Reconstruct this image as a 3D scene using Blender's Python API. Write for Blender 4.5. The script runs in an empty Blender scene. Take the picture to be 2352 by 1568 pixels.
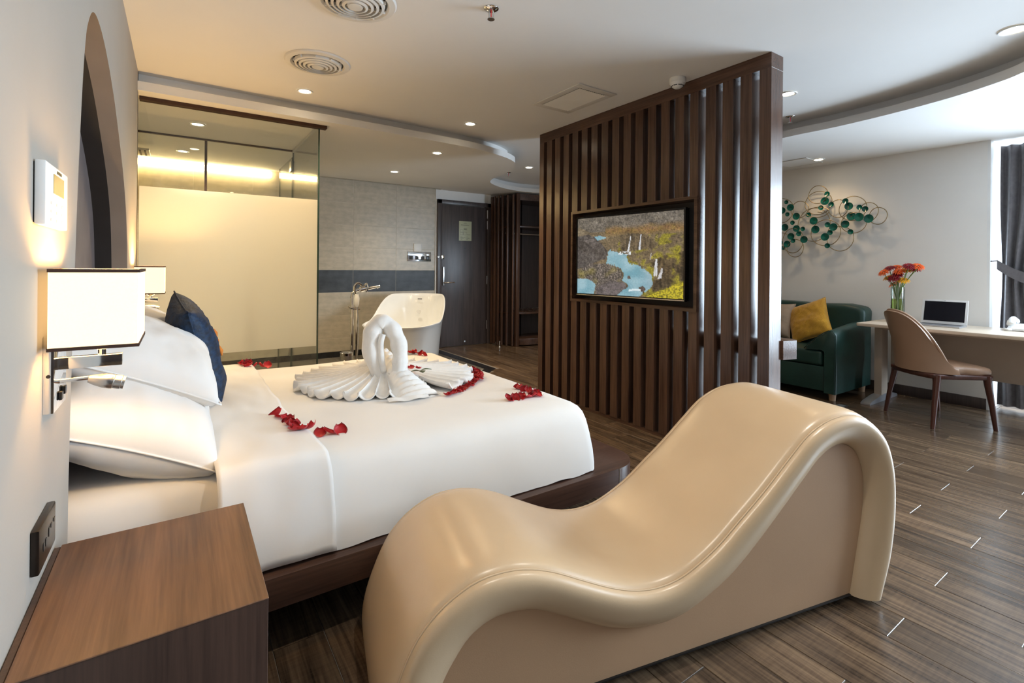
import bpy, bmesh, math, random
from mathutils import Vector, Matrix, noise
random.seed(7)
sc = bpy.context.scene
C = sc.collection
PI = math.pi

# ------------------------------------------------------------------ camera
H = 1.2
A, RHO, F = math.radians(34.2), math.radians(.5), 1124.0
R0 = Vector((math.cos(A), -math.sin(A), 0)); FW = Vector((math.sin(A), math.cos(A), 0)); U0 = Vector((0, 0, 1))
RC = R0*math.cos(RHO) + U0*math.sin(RHO); UC = U0*math.cos(RHO) - R0*math.sin(RHO)
cam = bpy.data.cameras.new('camera'); cob = bpy.data.objects.new('camera', cam); C.objects.link(cob)
cob.matrix_world = Matrix(((RC.x, UC.x, -FW.x, 0), (RC.y, UC.y, -FW.y, 0), (RC.z, UC.z, -FW.z, H), (0, 0, 0, 1)))
cam.sensor_width = 36.0; cam.lens = F/2352*36.0; cam.shift_y = -(784-614)/2352; cam.clip_start = .02
sc.camera = cob

# ------------------------------------------------------------------ world, daylight, exposure
w = bpy.data.worlds.new('sky'); sc.world = w; w.use_nodes = True
wb = w.node_tree.nodes['Background']; wb.inputs[0].default_value = (.80, .90, 1.0, 1); wb.inputs[1].default_value = 1.6
def area(name, loc, rot, sx, sy, power, col):
    l = bpy.data.lights.new(name, 'AREA'); l.shape = 'RECTANGLE'; l.size = sx; l.size_y = sy; l.energy = power; l.color = col
    o = bpy.data.objects.new(name, l); C.objects.link(o); o.location = loc; o.rotation_euler = rot; return o
# daylight falling in through the window wall
area('window_daylight', (6.22, -.75, 1.2), (0, PI/2, 0), 2.0, 3.6, 335, (.68, .84, 1.0))
vs = sc.view_settings
vs.view_transform = 'Standard'; vs.look = 'None'; vs.exposure = 0.8; vs.gamma = 1.0; vs.use_curve_mapping = False

# ------------------------------------------------------------------ materials
def nodes(name):
    m = bpy.data.materials.new(name); m.use_nodes = True; nt = m.node_tree
    return m, nt, nt.nodes['Principled BSDF'], nt.nodes, nt.links
def c4(c): return (c[0], c[1], c[2], 1)
def pm(name, a, b=None, scale=6, stretch=(1, 1, 1), rough=.5, metal=0, bump=0, bscale=None, lo=.35, hi=.65, spec=.5, coat=0, sheen=0, rnd=False, detail=4, emit=None):
    """principled surface with noise between two colours, optional fine relief"""
    m, nt, p, N, L = nodes(name)
    b = b or tuple(x*.93 for x in a)
    tc = N.new('ShaderNodeTexCoord'); mp = N.new('ShaderNodeMapping'); mp.inputs['Scale'].default_value = stretch
    L.new(tc.outputs['Object'], mp.inputs[0]); src = mp.outputs[0]
    if rnd:
        oi = N.new('ShaderNodeObjectInfo'); mu = N.new('ShaderNodeVectorMath'); mu.operation = 'SCALE'; mu.inputs[0].default_value = (37, 91, 53)
        ad = N.new('ShaderNodeVectorMath'); L.new(oi.outputs['Random'], mu.inputs['Scale']); L.new(src, ad.inputs[0]); L.new(mu.outputs[0], ad.inputs[1]); src = ad.outputs[0]
    no = N.new('ShaderNodeTexNoise'); no.inputs['Scale'].default_value = scale; no.inputs['Detail'].default_value = detail
    L.new(src, no.inputs['Vector'])
    cr = N.new('ShaderNodeValToRGB'); cr.color_ramp.elements[0].position = lo; cr.color_ramp.elements[1].position = hi
    cr.color_ramp.elements[0].color = c4(b); cr.color_ramp.elements[1].color = c4(a)
    L.new(no.outputs['Fac'], cr.inputs[0]); out = cr.outputs[0]
    if rnd:
        hs = N.new('ShaderNodeHueSaturation'); mr = N.new('ShaderNodeMapRange'); mr.inputs[3].default_value = .75; mr.inputs[4].default_value = 1.25
        L.new(oi.outputs['Random'], mr.inputs[0]); L.new(mr.outputs[0], hs.inputs['Value']); L.new(out, hs.inputs['Color']); out = hs.outputs[0]
    L.new(out, p.inputs['Base Color'])
    p.inputs['Roughness'].default_value = rough; p.inputs['Metallic'].default_value = metal
    p.inputs['Specular IOR Level'].default_value = spec; p.inputs['Coat Weight'].default_value = coat; p.inputs['Sheen Weight'].default_value = sheen
    if bump:
        n2 = N.new('ShaderNodeTexNoise'); n2.inputs['Scale'].default_value = bscale or scale*6; n2.inputs['Detail'].default_value = 3
        L.new(src, n2.inputs['Vector'])
        bp = N.new('ShaderNodeBump'); bp.inputs['Strength'].default_value = bump; bp.inputs['Distance'].default_value = .01
        L.new(n2.outputs['Fac'], bp.inputs['Height']); L.new(bp.outputs[0], p.inputs['Normal'])
    if emit:
        p.inputs['Emission Color'].default_value = c4(emit[0]); p.inputs['Emission Strength'].default_value = emit[1]
    return m
def emis(name, col, s, scale=3):
    m, nt, p, N, L = nodes(name); N.remove(p)
    e = N.new('ShaderNodeEmission'); e.inputs[0].default_value = c4(col); e.inputs[1].default_value = s
    L.new(e.outputs[0], N['Material Output'].inputs[0]); return m
def wood(name, dark, light, axis=2, rough=.42, rnd=True, k=1.0, spec=.5):
    st = [9.0*k, 9.0*k, 9.0*k]; st[axis] = .55*k
    m, nt, p, N, L = nodes(name)
    tc = N.new('ShaderNodeTexCoord'); src = tc.outputs['Object']
    if rnd:
        oi = N.new('ShaderNodeObjectInfo'); mu = N.new('ShaderNodeVectorMath'); mu.operation = 'SCALE'; mu.inputs[0].default_value = (17, 31, 23)
        ad = N.new('ShaderNodeVectorMath'); L.new(oi.outputs['Random'], mu.inputs['Scale']); L.new(src, ad.inputs[0]); L.new(mu.outputs[0], ad.inputs[1]); src = ad.outputs[0]
    mp = N.new('ShaderNodeMapping'); mp.inputs['Scale'].default_value = st; L.new(src, mp.inputs[0])
    n1 = N.new('ShaderNodeTexNoise'); n1.inputs['Scale'].default_value = 1.6; n1.inputs['Detail'].default_value = 6; n1.inputs['Distortion'].default_value = .6
    L.new(mp.outputs[0], n1.inputs['Vector'])
    m2 = N.new('ShaderNodeMapping'); s2 = [60.0*k]*3; s2[axis] = 2.2*k; m2.inputs['Scale'].default_value = s2; L.new(src, m2.inputs[0])
    n2 = N.new('ShaderNodeTexNoise'); n2.inputs['Scale'].default_value = 2.2; n2.inputs['Detail'].default_value = 5; L.new(m2.outputs[0], n2.inputs['Vector'])
    mx = N.new('ShaderNodeMix'); mx.inputs[0].default_value = .42; L.new(n1.outputs['Fac'], mx.inputs[2]); L.new(n2.outputs['Fac'], mx.inputs[3])
    cr = N.new('ShaderNodeValToRGB'); e = cr.color_ramp.elements; e[0].position = .36; e[1].position = .64; e[0].color = c4(dark); e[1].color = c4(light)
    L.new(mx.outputs[0], cr.inputs[0]); L.new(cr.outputs[0], p.inputs['Base Color'])
    p.inputs['Roughness'].default_value = rough; p.inputs['Specular IOR Level'].default_value = spec
    bp = N.new('ShaderNodeBump'); bp.inputs['Strength'].default_value = .12; bp.inputs['Distance'].default_value = .004
    L.new(n2.outputs['Fac'], bp.inputs['Height']); L.new(bp.outputs[0], p.inputs['Normal'])
    return m
def pane(name, tint, gl=.10, rough=.0):
    m, nt, p, N, L = nodes(name); N.remove(p)
    t = N.new('ShaderNodeBsdfTransparent'); t.inputs[0].default_value = c4(tint)
    g = N.new('ShaderNodeBsdfGlossy'); g.inputs['Roughness'].default_value = rough
    lw = N.new('ShaderNodeLayerWeight'); lw.inputs[0].default_value = .25
    mu = N.new('ShaderNodeMath'); mu.operation = 'MULTIPLY_ADD'; mu.inputs[1].default_value = .5; mu.inputs[2].default_value = gl*.4
    L.new(lw.outputs['Fresnel'], mu.inputs[0])
    mx = N.new('ShaderNodeMixShader'); L.new(mu.outputs[0], mx.inputs[0]); L.new(t.outputs[0], mx.inputs[1]); L.new(g.outputs[0], mx.inputs[2])
    L.new(mx.outputs[0], N['Material Output'].inputs[0]); return m
def film(name):
    m, nt, p, N, L = nodes(name); N.remove(p)
    tr = N.new('ShaderNodeBsdfTranslucent'); tr.inputs[0].default_value = (.93, .92, .89, 1)
    d = N.new('ShaderNodeBsdfDiffuse'); d.inputs[0].default_value = (.86, .84, .76, 1)
    tc = N.new('ShaderNodeTexCoord'); no = N.new('ShaderNodeTexNoise'); no.inputs['Scale'].default_value = 2; L.new(tc.outputs['Object'], no.inputs['Vector'])
    mr = N.new('ShaderNodeMapRange'); mr.inputs[3].default_value = .24; mr.inputs[4].default_value = .3; L.new(no.outputs['Fac'], mr.inputs[0])
    mx = N.new('ShaderNodeMixShader'); L.new(mr.outputs[0], mx.inputs[0]); L.new(tr.outputs[0], mx.inputs[1]); L.new(d.outputs[0], mx.inputs[2])
    L.new(mx.outputs[0], N['Material Output'].inputs[0]); return m

M = dict(
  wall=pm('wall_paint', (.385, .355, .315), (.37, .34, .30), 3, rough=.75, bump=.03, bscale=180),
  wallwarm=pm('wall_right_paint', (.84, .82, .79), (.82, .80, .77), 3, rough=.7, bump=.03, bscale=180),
  ceil=pm('ceiling_paint', (.80, .79, .77), (.78, .77, .75), 2, rough=.8),
  white=pm('white_plastic', (.82, .82, .81), (.78, .78, .77), 5, rough=.35),
  grille=pm('off_white_grille_metal', (.72, .70, .66), (.68, .66, .62), 5, rough=.45),
  jamb=pm('niche_taupe_lining', (.30, .235, .19), (.27, .21, .17), 5, rough=.6, bump=.05),
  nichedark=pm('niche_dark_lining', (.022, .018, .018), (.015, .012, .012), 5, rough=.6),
  nichepad=pm('niche_grey_padding', (.20, .175, .18), (.17, .15, .155), 8, rough=.55, bump=.08, bscale=300),
  slat=wood('walnut_laminate', (.050, .025, .017), (.118, .062, .040), 2, .24),
  slatx=wood('walnut_laminate_lying', (.050, .025, .017), (.118, .062, .040), 1, .24),
  bedwood=wood('bed_base_laminate', (.045, .022, .016), (.095, .05, .035), 0, .3),
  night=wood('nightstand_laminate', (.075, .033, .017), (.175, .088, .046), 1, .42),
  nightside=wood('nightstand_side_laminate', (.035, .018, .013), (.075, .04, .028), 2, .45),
  door=wood('door_laminate', (.042, .033, .034), (.088, .068, .064), 2, .32),
  darkwood=wood('wardrobe_laminate', (.026, .017, .015), (.06, .039, .034), 2, .4),
  chairwood=wood('chair_leg_wood', (.045, .014, .009), (.085, .028, .018), 2, .3),
  palewood=wood('pale_beech', (.40, .25, .15), (.55, .37, .24), 2, .45),
  plank=None,
  grout=pm('floor_grout', (.24, .21, .18), (.20, .18, .155), 20, rough=.95, spec=.1),
  tile=pm('beige_stone_tile', (.52, .455, .35), (.42, .37, .285), 11, (1.0, 1, 1.7), rough=.32, bump=.03, rnd=False, detail=8),
  darktile=pm('charcoal_slate_tile', (.050, .055, .060), (.022, .024, .027), 7, (1, 1, 1.6), rough=.4, detail=8, bump=.08),
  tgrout=pm('tile_grout', (.62, .58, .50), (.56, .52, .45), 20, rough=.8),
  bathfloor=pm('bath_floor_tile', (.145, .13, .105), (.09, .08, .066), 10, rough=.4, detail=7),
  blackstone=pm('black_border_stone', (.018, .019, .022), (.010, .010, .012), 10, rough=.25),
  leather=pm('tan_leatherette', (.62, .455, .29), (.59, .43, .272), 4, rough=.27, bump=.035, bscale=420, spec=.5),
  leather_shaded=pm('tan_leatherette_shaded', (.52, .325, .19), (.49, .305, .178), 3, rough=.42, bump=.05, bscale=400),  # same leather as the seat; the side's shadow is put into this darker colour
  sheet=pm('white_cotton', (.84, .83, .81), (.81, .80, .78), 3, rough=.85, sheen=.2, bump=.06, bscale=22),
  towel=pm('white_terry', (.92, .905, .875), (.88, .865, .835), 40, rough=.95, sheen=.3, bump=.12, bscale=420),
  chrome=pm('polished_chrome', (.86, .85, .84), (.82, .81, .80), 4, rough=.07, metal=1),
  steel=pm('brushed_steel', (.62, .61, .60), (.55, .54, .53), 30, (1, 1, 8), rough=.28, metal=1),
  blackp=pm('black_plastic', (.012, .012, .013), (.009, .009, .010), 9, rough=.3),
  bronzep=pm('bronze_socket_plate', (.030, .021, .016), (.022, .016, .012), 30, (1, 12, 1), rough=.3, metal=.6),
  trimbrown=pm('shade_brown_binding', (.055, .022, .012), (.04, .016, .009), 20, rough=.7),
  blue=pm('navy_velvet', (.004, .030, .085), (.0015, .009, .026), 60, (1, .25, 1), rough=.65, bump=.5, bscale=70),
  blueplain=pm('navy_back_cloth', (.006, .013, .028), (.004, .009, .02), 40, rough=.8),
  orange=pm('orange_print', (.75, .24, .02), (.65, .18, .02), 20, rough=.7),
  red=pm('rose_petal_red', (.72, .008, .016), (.50, .003, .010), 18, rough=.5, sheen=.3),
  leaf=pm('dark_leaf_green', (.02, .07, .03), (.012, .045, .02), 30, rough=.4),
  acryl=pm('white_bath_acrylic', (.84, .84, .82), (.82, .82, .80), 3, rough=.12),
  green=pm('bottle_green_upholstery', (.010, .043, .034), (.007, .031, .025), 7, rough=.42, bump=.08, bscale=60),
  mustard=pm('mustard_chenille', (.60, .31, .018), (.48, .235, .012), 14, rough=.9, sheen=.4, bump=.35, bscale=130),
  beigec=pm('beige_cushion_cloth', (.40, .30, .22), (.35, .26, .19), 14, rough=.85, bump=.2),
  taupe=pm('taupe_leatherette', (.355, .225, .150), (.325, .205, .135), 5, rough=.36, bump=.04, bscale=350),
  desktop=pm('cream_laminate', (.66, .55, .43), (.63, .52, .41), 5, rough=.3),
  deskleg=pm('beige_powdercoat', (.44, .36, .285), (.42, .34, .27), 5, rough=.4),
  alu=pm('grey_aluminium', (.56, .57, .60), (.52, .53, .56), 20, rough=.3, metal=.7),
  curtain=pm('grey_curtain_cloth', (.135, .125, .135), (.105, .097, .105), 30, rough=.8, bump=.1, bscale=300, sheen=.2),
  gold=pm('antique_gold_wire', (.42, .33, .19), (.34, .26, .14), 20, rough=.35, metal=1),
  teal=pm('emerald_enamel', (.004, .145, .105), (.002, .055, .045), 14, rough=.22, detail=2),
  screenbk=pm('tv_black_bezel', (.010, .010, .012), (.008, .008, .010), 5, rough=.12),
  lapblack=pm('laptop_screen', (.010, .012, .018), (.008, .010, .015), 3, rough=.1),
  keys=pm('laptop_keys', (.08, .08, .09), (.05, .05, .06), 90, rough=.5),
  water=None,
  fo=pm('gerbera_orange', (.85, .14, .012), (.70, .08, .008), 30, rough=.6),
  fy=pm('gerbera_yellow', (.85, .43, .02), (.75, .34, .015), 30, rough=.6),
  fd=pm('gerbera_crimson', (.30, .006, .018), (.20, .003, .012), 30, rough=.6),
  stem=pm('flower_stem', (.16, .24, .06), (.12, .19, .05), 20, rough=.5),
  lcd=pm('thermostat_lcd', (.40, .33, .13), (.36, .30, .12), 5, rough=.2),
  sign=pm('evacuation_notice_card', (.52, .54, .36), (.49, .51, .34), 12, rough=.4),
  ink=pm('dark_print', (.06, .06, .06), (.04, .04, .04), 12, rough=.6),
  mirror=pm('mirror_switch_plate', (.80, .83, .86), (.76, .79, .82), 4, rough=.08, metal=.9),
  smoke=pm('detector_white', (.78, .77, .74), (.74, .73, .70), 5, rough=.4),
  frame=pm('window_frame_white', (.80, .80, .80), (.77, .77, .77), 5, rough=.4),
  bluetag=pm('blue_tag', (.02, .22, .40), (.02, .18, .34), 5, rough=.5),
)
M['clear'] = pane('clear_glass', (.972, .982, .965), .08)
M['winglass'] = pane('window_glass', (.97, .985, .99), .05)
M['edge'] = pm('glass_edge_green', (.03, .06, .045), (.02, .045, .035), 5, rough=.2)
M['film'] = film('frosted_film')
M['water'] = pane('vase_water', (.72, .82, .45), .10)
M['vglass'] = pane('vase_glass', (.93, .96, .94), .16)
M['led'] = emis('warm_led_strip', (1.0, .74, .36), 16)
M['lens'] = emis('downlight_lens', (1.0, .86, .62), 22)
M['shade'] = None
def shade_mat():
    m, nt, p, N, L = nodes('lit_cream_shade')
    tc = N.new('ShaderNodeTexCoord'); no = N.new('ShaderNodeTexNoise'); no.inputs['Scale'].default_value = 300; L.new(tc.outputs['Object'], no.inputs['Vector'])
    cr = N.new('ShaderNodeValToRGB'); cr.color_ramp.elements[0].color = (.95, .60, .27, 1); cr.color_ramp.elements[1].color = (1, .68, .34, 1); L.new(no.outputs['Fac'], cr.inputs[0])
    p.inputs['Base Color'].default_value = (.75, .68, .55, 1); p.inputs['Roughness'].default_value = .9
    L.new(cr.outputs[0], p.inputs['Emission Color']); p.inputs['Emission Strength'].default_value = .95
    return m
M['shade'] = shade_mat()
def plank_mat():
    m, nt, p, N, L = nodes('wood_look_floor_plank')
    tc = N.new('ShaderNodeTexCoord'); oi = N.new('ShaderNodeObjectInfo')
    mu = N.new('ShaderNodeVectorMath'); mu.operation = 'SCALE'; mu.inputs[0].default_value = (41, 77, 13); L.new(oi.outputs['Random'], mu.inputs['Scale'])
    geo = N.new('ShaderNodeNewGeometry'); ad = N.new('ShaderNodeVectorMath'); L.new(geo.outputs['Position'], ad.inputs[0]); L.new(mu.outputs[0], ad.inputs[1])
    def layer(sc_, scale, det, dist=0):
        mp = N.new('ShaderNodeMapping'); mp.inputs['Scale'].default_value = sc_; L.new(ad.outputs[0], mp.inputs[0])
        n = N.new('ShaderNodeTexNoise'); n.inputs['Scale'].default_value = scale; n.inputs['Detail'].default_value = det; n.inputs['Distortion'].default_value = dist
        L.new(mp.outputs[0], n.inputs['Vector']); return n
    n1 = layer((14, .9, 1), 1.5, 6, .8); n2 = layer((70, 2.6, 1), 1.6, 5); n3 = layer((6, 60, 1), 2.0, 3)
    a = N.new('ShaderNodeMix'); a.inputs[0].default_value = .45; L.new(n1.outputs['Fac'], a.inputs[2]); L.new(n2.outputs['Fac'], a.inputs[3])
    b = N.new('ShaderNodeMix'); b.inputs[0].default_value = .12; L.new(a.outputs[0], b.inputs[2]); L.new(n3.outputs['Fac'], b.inputs[3])
    cr = N.new('ShaderNodeValToRGB'); e = cr.color_ramp.elements; e[0].position = .35; e[1].position = .68
    e[0].color = (.028, .018, .012, 1); e[1].color = (.215, .145, .088, 1); k = cr.color_ramp.elements.new(.5); k.color = (.105, .068, .042, 1)
    L.new(b.outputs[0], cr.inputs[0])
    hs = N.new('ShaderNodeHueSaturation'); mr = N.new('ShaderNodeMapRange'); mr.inputs[3].default_value = .8; mr.inputs[4].default_value = 1.2
    L.new(oi.outputs['Random'], mr.inputs[0]); L.new(mr.outputs[0], hs.inputs['Value']); L.new(cr.outputs[0], hs.inputs['Color']); L.new(hs.outputs[0], p.inputs['Base Color'])
    p.inputs['Roughness'].default_value = .25; p.inputs['Specular IOR Level'].default_value = .6
    bp = N.new('ShaderNodeBump'); bp.inputs['Strength'].default_value = .10; bp.inputs['Distance'].default_value = .003; L.new(n2.outputs['Fac'], bp.inputs['Height']); L.new(bp.outputs[0], p.inputs['Normal'])
    return m
M['plank'] = plank_mat()

# ------------------------------------------------------------------ builders
W = {}
def tag(o, label=None, cat=None, group=None, kind=None):
    if label: o['label'] = label
    if cat: o['category'] = cat
    if group: o['group'] = group
    if kind: o['kind'] = kind
    return o
def thing(name, label, cat, loc=(0, 0, 0), rz=0, group=None, kind=None):
    o = bpy.data.objects.new(name, None); C.objects.link(o); o.empty_display_size = .05
    o.location = loc; o.rotation_euler = (0, 0, rz)
    W[o] = Matrix.Translation(loc) @ Matrix.Rotation(rz, 4, 'Z')
    return tag(o, label, cat, group, kind)
def link(name, bm, mat, parent=None, world=True, smooth=35, label=None):
    """one mesh object; with a parent, world coordinates are turned into the thing's own"""
    me = bpy.data.meshes.new(name)
    if world and parent is not None: bmesh.ops.transform(bm, matrix=W[parent].inverted(), verts=bm.verts)
    bm.to_mesh(me); bm.free()
    me.materials.append(M[mat] if isinstance(mat, str) else mat)
    if smooth:
        for p in me.polygons: p.use_smooth = True
        me.set_sharp_from_angle(angle=math.radians(smooth))
    o = bpy.data.objects.new(name, me); C.objects.link(o)
    if parent is not None: o.parent = parent; W[o] = W[parent]
    else: W[o] = Matrix.Identity(4)
    if label: o['label'] = label
    return o
def add(bm, other, mat=None):
    if mat is not None: bmesh.ops.transform(other, matrix=mat, verts=other.verts)
    t = bpy.data.meshes.new('t'); other.to_mesh(t); other.free(); bm.from_mesh(t); bpy.data.meshes.remove(t); return bm
def box(x0, x1, y0, y1, z0, z1, bev=0, seg=2):
    bm = bmesh.new(); bmesh.ops.create_cube(bm, size=1)
    for v in bm.verts: v.co = Vector(((x0+x1)/2+v.co.x*(x1-x0), (y0+y1)/2+v.co.y*(y1-y0), (z0+z1)/2+v.co.z*(z1-z0)))
    if bev: bmesh.ops.bevel(bm, geom=list(bm.edges), offset=bev, segments=seg, profile=.6, affect='EDGES', clamp_overlap=True)
    return bm
def boxes(lst, bev=0):
    bm = bmesh.new()
    for b in lst: add(bm, box(*b, bev))
    return bm
def prism(pts, z0, z1, bev=0):
    bm = bmesh.new(); vs_ = [bm.verts.new((p[0], p[1], z0)) for p in pts]; f = bm.faces.new(vs_)
    r = bmesh.ops.extrude_face_region(bm, geom=[f]); bmesh.ops.translate(bm, vec=(0, 0, z1-z0), verts=[v for v in r['geom'] if isinstance(v, bmesh.types.BMVert)])
    bmesh.ops.recalc_face_normals(bm, faces=bm.faces)
    if bev:
        es = [e for e in bm.edges if abs(e.verts[0].co.z-e.verts[1].co.z) < 1e-6]
        bmesh.ops.bevel(bm, geom=es, offset=bev, segments=2, profile=.6, affect='EDGES', clamp_overlap=True)
    bmesh.ops.triangulate(bm, faces=[f for f in bm.faces if len(f.verts) > 4])
    return bm
def tube(pts, r, n=8, closed=False, caps=True):
    """tube through points; r may be a list"""
    bm = bmesh.new(); P = [Vector(p) for p in pts]; k = len(P); rs = r if isinstance(r, (list, tuple)) else [r]*k
    rings = []; up = Vector((0, 0, 1)); prev = None
    for i in range(k):
        a = P[(i-1) % k] if closed or i > 0 else P[i]; b = P[(i+1) % k] if closed or i < k-1 else P[i]
        t = (b-a).normalized()
        if prev is None:
            x = t.cross(up); x = x if x.length > 1e-3 else t.cross(Vector((1, 0, 0)))
        else: x = prev - t*prev.dot(t)
        x.normalize(); prev = x; y = t.cross(x)
        rings.append([bm.verts.new(P[i]+(x*math.cos(q)+y*math.sin(q))*rs[i]) for q in [2*PI*j/n for j in range(n)]])
    for i in range(k if closed else k-1):
        a, b = rings[i], rings[(i+1) % k]
        for j in range(n): bm.faces.new((a[j], a[(j+1) % n], b[(j+1) % n], b[j]))
    if caps and not closed: bm.faces.new(rings[0][::-1]); bm.faces.new(rings[-1])
    bmesh.ops.recalc_face_normals(bm, faces=bm.faces); return bm
def lathe(prof, c=(0, 0, 0), n=24, axis='Z'):
    """profile of (radius, height) turned round an axis through c"""
    bm = bmesh.new(); rings = []
    for r, z in prof:
        if r < 1e-6: rings.append([bm.verts.new((0, 0, z))])
        else: rings.append([bm.verts.new((r*math.cos(2*PI*j/n), r*math.sin(2*PI*j/n), z)) for j in range(n)])
    for a, b in zip(rings, rings[1:]):
        for j in range(n):
            q = (j+1) % n
            if len(a) == 1 and len(b) == 1: continue
            if len(a) == 1: bm.faces.new((a[0], b[j], b[q]))
            elif len(b) == 1: bm.faces.new((a[j], a[q], b[0]))
            else: bm.faces.new((a[j], a[q], b[q], b[j]))
    bmesh.ops.recalc_face_normals(bm, faces=bm.faces)
    m = {'Z': Matrix.Identity(4), 'X': Matrix.Rotation(PI/2, 4, 'Y'), 'Y': Matrix.Rotation(-PI/2, 4, 'X')}[axis]
    bmesh.ops.transform(bm, matrix=Matrix.Translation(c) @ m, verts=bm.verts); return bm
def grid(fn, nu, nv, closeu=False):
    bm = bmesh.new(); V = [[bm.verts.new(fn(i/(nu-1 if not closeu else nu), j/(nv-1))) for j in range(nv)] for i in range(nu)]
    for i in range(nu if closeu else nu-1):
        for j in range(nv-1): bm.faces.new((V[i][j], V[(i+1) % nu][j], V[(i+1) % nu][j+1], V[i][j+1]))
    return bm
def thick(fn, nu, nv, t):
    """sheet with thickness t along its own normals, rim closed"""
    def nrm(u, v):
        e = .004; a = fn(min(1, u+e), v)-fn(max(0, u-e), v); b = fn(u, min(1, v+e))-fn(u, max(0, v-e)); n = a.cross(b)
        return n.normalized() if n.length > 1e-12 else Vector((0, 0, 1))
    bm = bmesh.new(); O = [[None]*nv for _ in range(nu)]; I = [[None]*nv for _ in range(nu)]
    for i in range(nu):
        for j in range(nv):
            u, v = i/(nu-1), j/(nv-1); p = fn(u, v); n = nrm(u, v); O[i][j] = bm.verts.new(p); I[i][j] = bm.verts.new(p-n*t)
    for i in range(nu-1):
        for j in range(nv-1):
            bm.faces.new((O[i][j], O[i+1][j], O[i+1][j+1], O[i][j+1])); bm.faces.new((I[i][j], I[i][j+1], I[i+1][j+1], I[i+1][j]))
    for i in range(nu-1):
        for j in (0, nv-1): bm.faces.new((O[i][j], O[i+1][j], I[i+1][j], I[i][j]))
    for j in range(nv-1):
        for i in (0, nu-1): bm.faces.new((O[i][j], O[i][j+1], I[i][j+1], I[i][j]))
    bmesh.ops.recalc_face_normals(bm, faces=bm.faces); return bm
def spline(pts, per=8, closed=False):
    P = [Vector(p) for p in pts]; n = len(P); out = []
    for i in range(n if closed else n-1):
        g = lambda k: P[k % n] if closed else P[max(0, min(n-1, k))]
        p0, p1, p2, p3 = g(i-1), g(i), g(i+1), g(i+2)
        for s in range(per):
            t = s/per; out.append(.5*((2*p1)+(p2-p0)*t+(2*p0-5*p1+4*p2-p3)*t*t+(3*p1-p0-3*p2+p3)*t**3))
    if not closed: out.append(P[-1].copy())
    return out
def resample(P, n):
    P = [Vector(p) for p in P]; d = [0]
    for a, b in zip(P, P[1:]): d.append(d[-1]+(b-a).length)
    out = []; j = 0
    for i in range(n):
        t = d[-1]*i/(n-1)
        while j < len(P)-2 and d[j+1] < t: j += 1
        s = (t-d[j])/max(1e-9, d[j+1]-d[j]); out.append(P[j].lerp(P[j+1], min(1, max(0, s))))
    return out
def lamp(name, kind, loc, power, col, parent=None, **kw):
    l = bpy.data.lights.new(name, kind); l.energy = power; l.color = col
    for k, v in kw.items(): setattr(l, k, v)
    o = bpy.data.objects.new(name, l); C.objects.link(o); o.location = loc
    if parent is not None: o.parent = parent; o.location = W[parent].inverted() @ Vector(loc)
    return o
nz = lambda x, y, z=0: noise.noise(Vector((x, y, z)))

XW, XP, XR, XO = -.235, 2.846, 5.81, 6.2      # headboard wall, partition face, right wall, window wall
YB, YG, YE = 6.62, 4.19, -2.8                  # tiled back wall, glass screen, wall behind
ZS, ZL, ZC = 2.343, 2.402, 2.473               # soffit, lip top, raised ceiling

# ------------------------------------------------------------------ floor
fl = thing('floor', 'dark brown wood-look plank floor of the whole suite', 'floor', kind='structure')
link('floor_bed', box(-1.0, 6.3, YE-.1, 6.9, -.06, -.0035), 'grout', fl, smooth=0)
PW, PL, X0 = .153, .78, 1.932
wet = [(-.75, 4.24), (2.30, 4.24), (2.83, 4.665), (3.114, 4.904), (3.114, 6.44), (3.06, YB), (-.75, YB)]
def inwet(x, y): return y > 4.24 and x < 3.11 and not (x > 2.3 and y < 4.24+(x-2.3)*.82)
cells = []
for k in range(-15, 29):
    x = X0+k*PW; off = .63+.26*(k % 3)
    for j in range(-6, 9):
        y = off+j*PL; cx, cy = x+PW/2, y+PL/2
        if cy < YE-.3 or cy > YB+.3 or cx > 6.2: continue
        if inwet(cx, cy) and inwet(cx, y+.05) : continue
        dep = cx*FW.x+cy*FW.y; u = (cx*R0.x+cy*R0.y)/max(dep, .01)
        vis = dep > .4 and abs(u) < 1.15 and not (cx < 1.5 and 1.75 < cy < 3.4) and not (cx > 3.1 and 2.3 < cy < 4.5)
        cells.append((0 if vis else 1, dep, x, y))
cells.sort()
pbm = box(.0012, PW-.0012, .0012, PL-.0012, -.012, 0); bmesh.ops.bevel(pbm, geom=[e for e in pbm.edges if e.verts[0].co.z > -.001 and e.verts[1].co.z > -.001], offset=.0012, segments=1, affect='EDGES')
pme = bpy.data.meshes.new('plank'); pbm.to_mesh(pme); pbm.free(); pme.materials.append(M['plank'])
rest = bmesh.new(); npl = 0
for vis, dep, x, y in cells:
    y0, y1 = y, y+PL
    cut = y0 < YE or y1 > YB or (inwet(x+PW/2, y1) != inwet(x+PW/2, y0))
    if npl < 296 and not cut and vis == 0:
        o = bpy.data.objects.new('plank', pme); C.objects.link(o); o.parent = fl; o.location = (x, y, 0); npl += 1
    else:
        y0 = max(y0, YE); y1 = min(y1, YB)
        if inwet(x+PW/2, y1) and not inwet(x+PW/2, y0):
            lim = 4.24 if x+PW/2 < 2.3 else 4.24+(x+PW/2-2.3)*.82; y1 = min(y1, lim)
        add(rest, box(x+.0012, x+PW-.0012, y0+.0012, y1-.0012, -.012, 0))
tag(link('plank_field', rest, 'plank', fl, smooth=0), kind='stuff')
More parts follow.
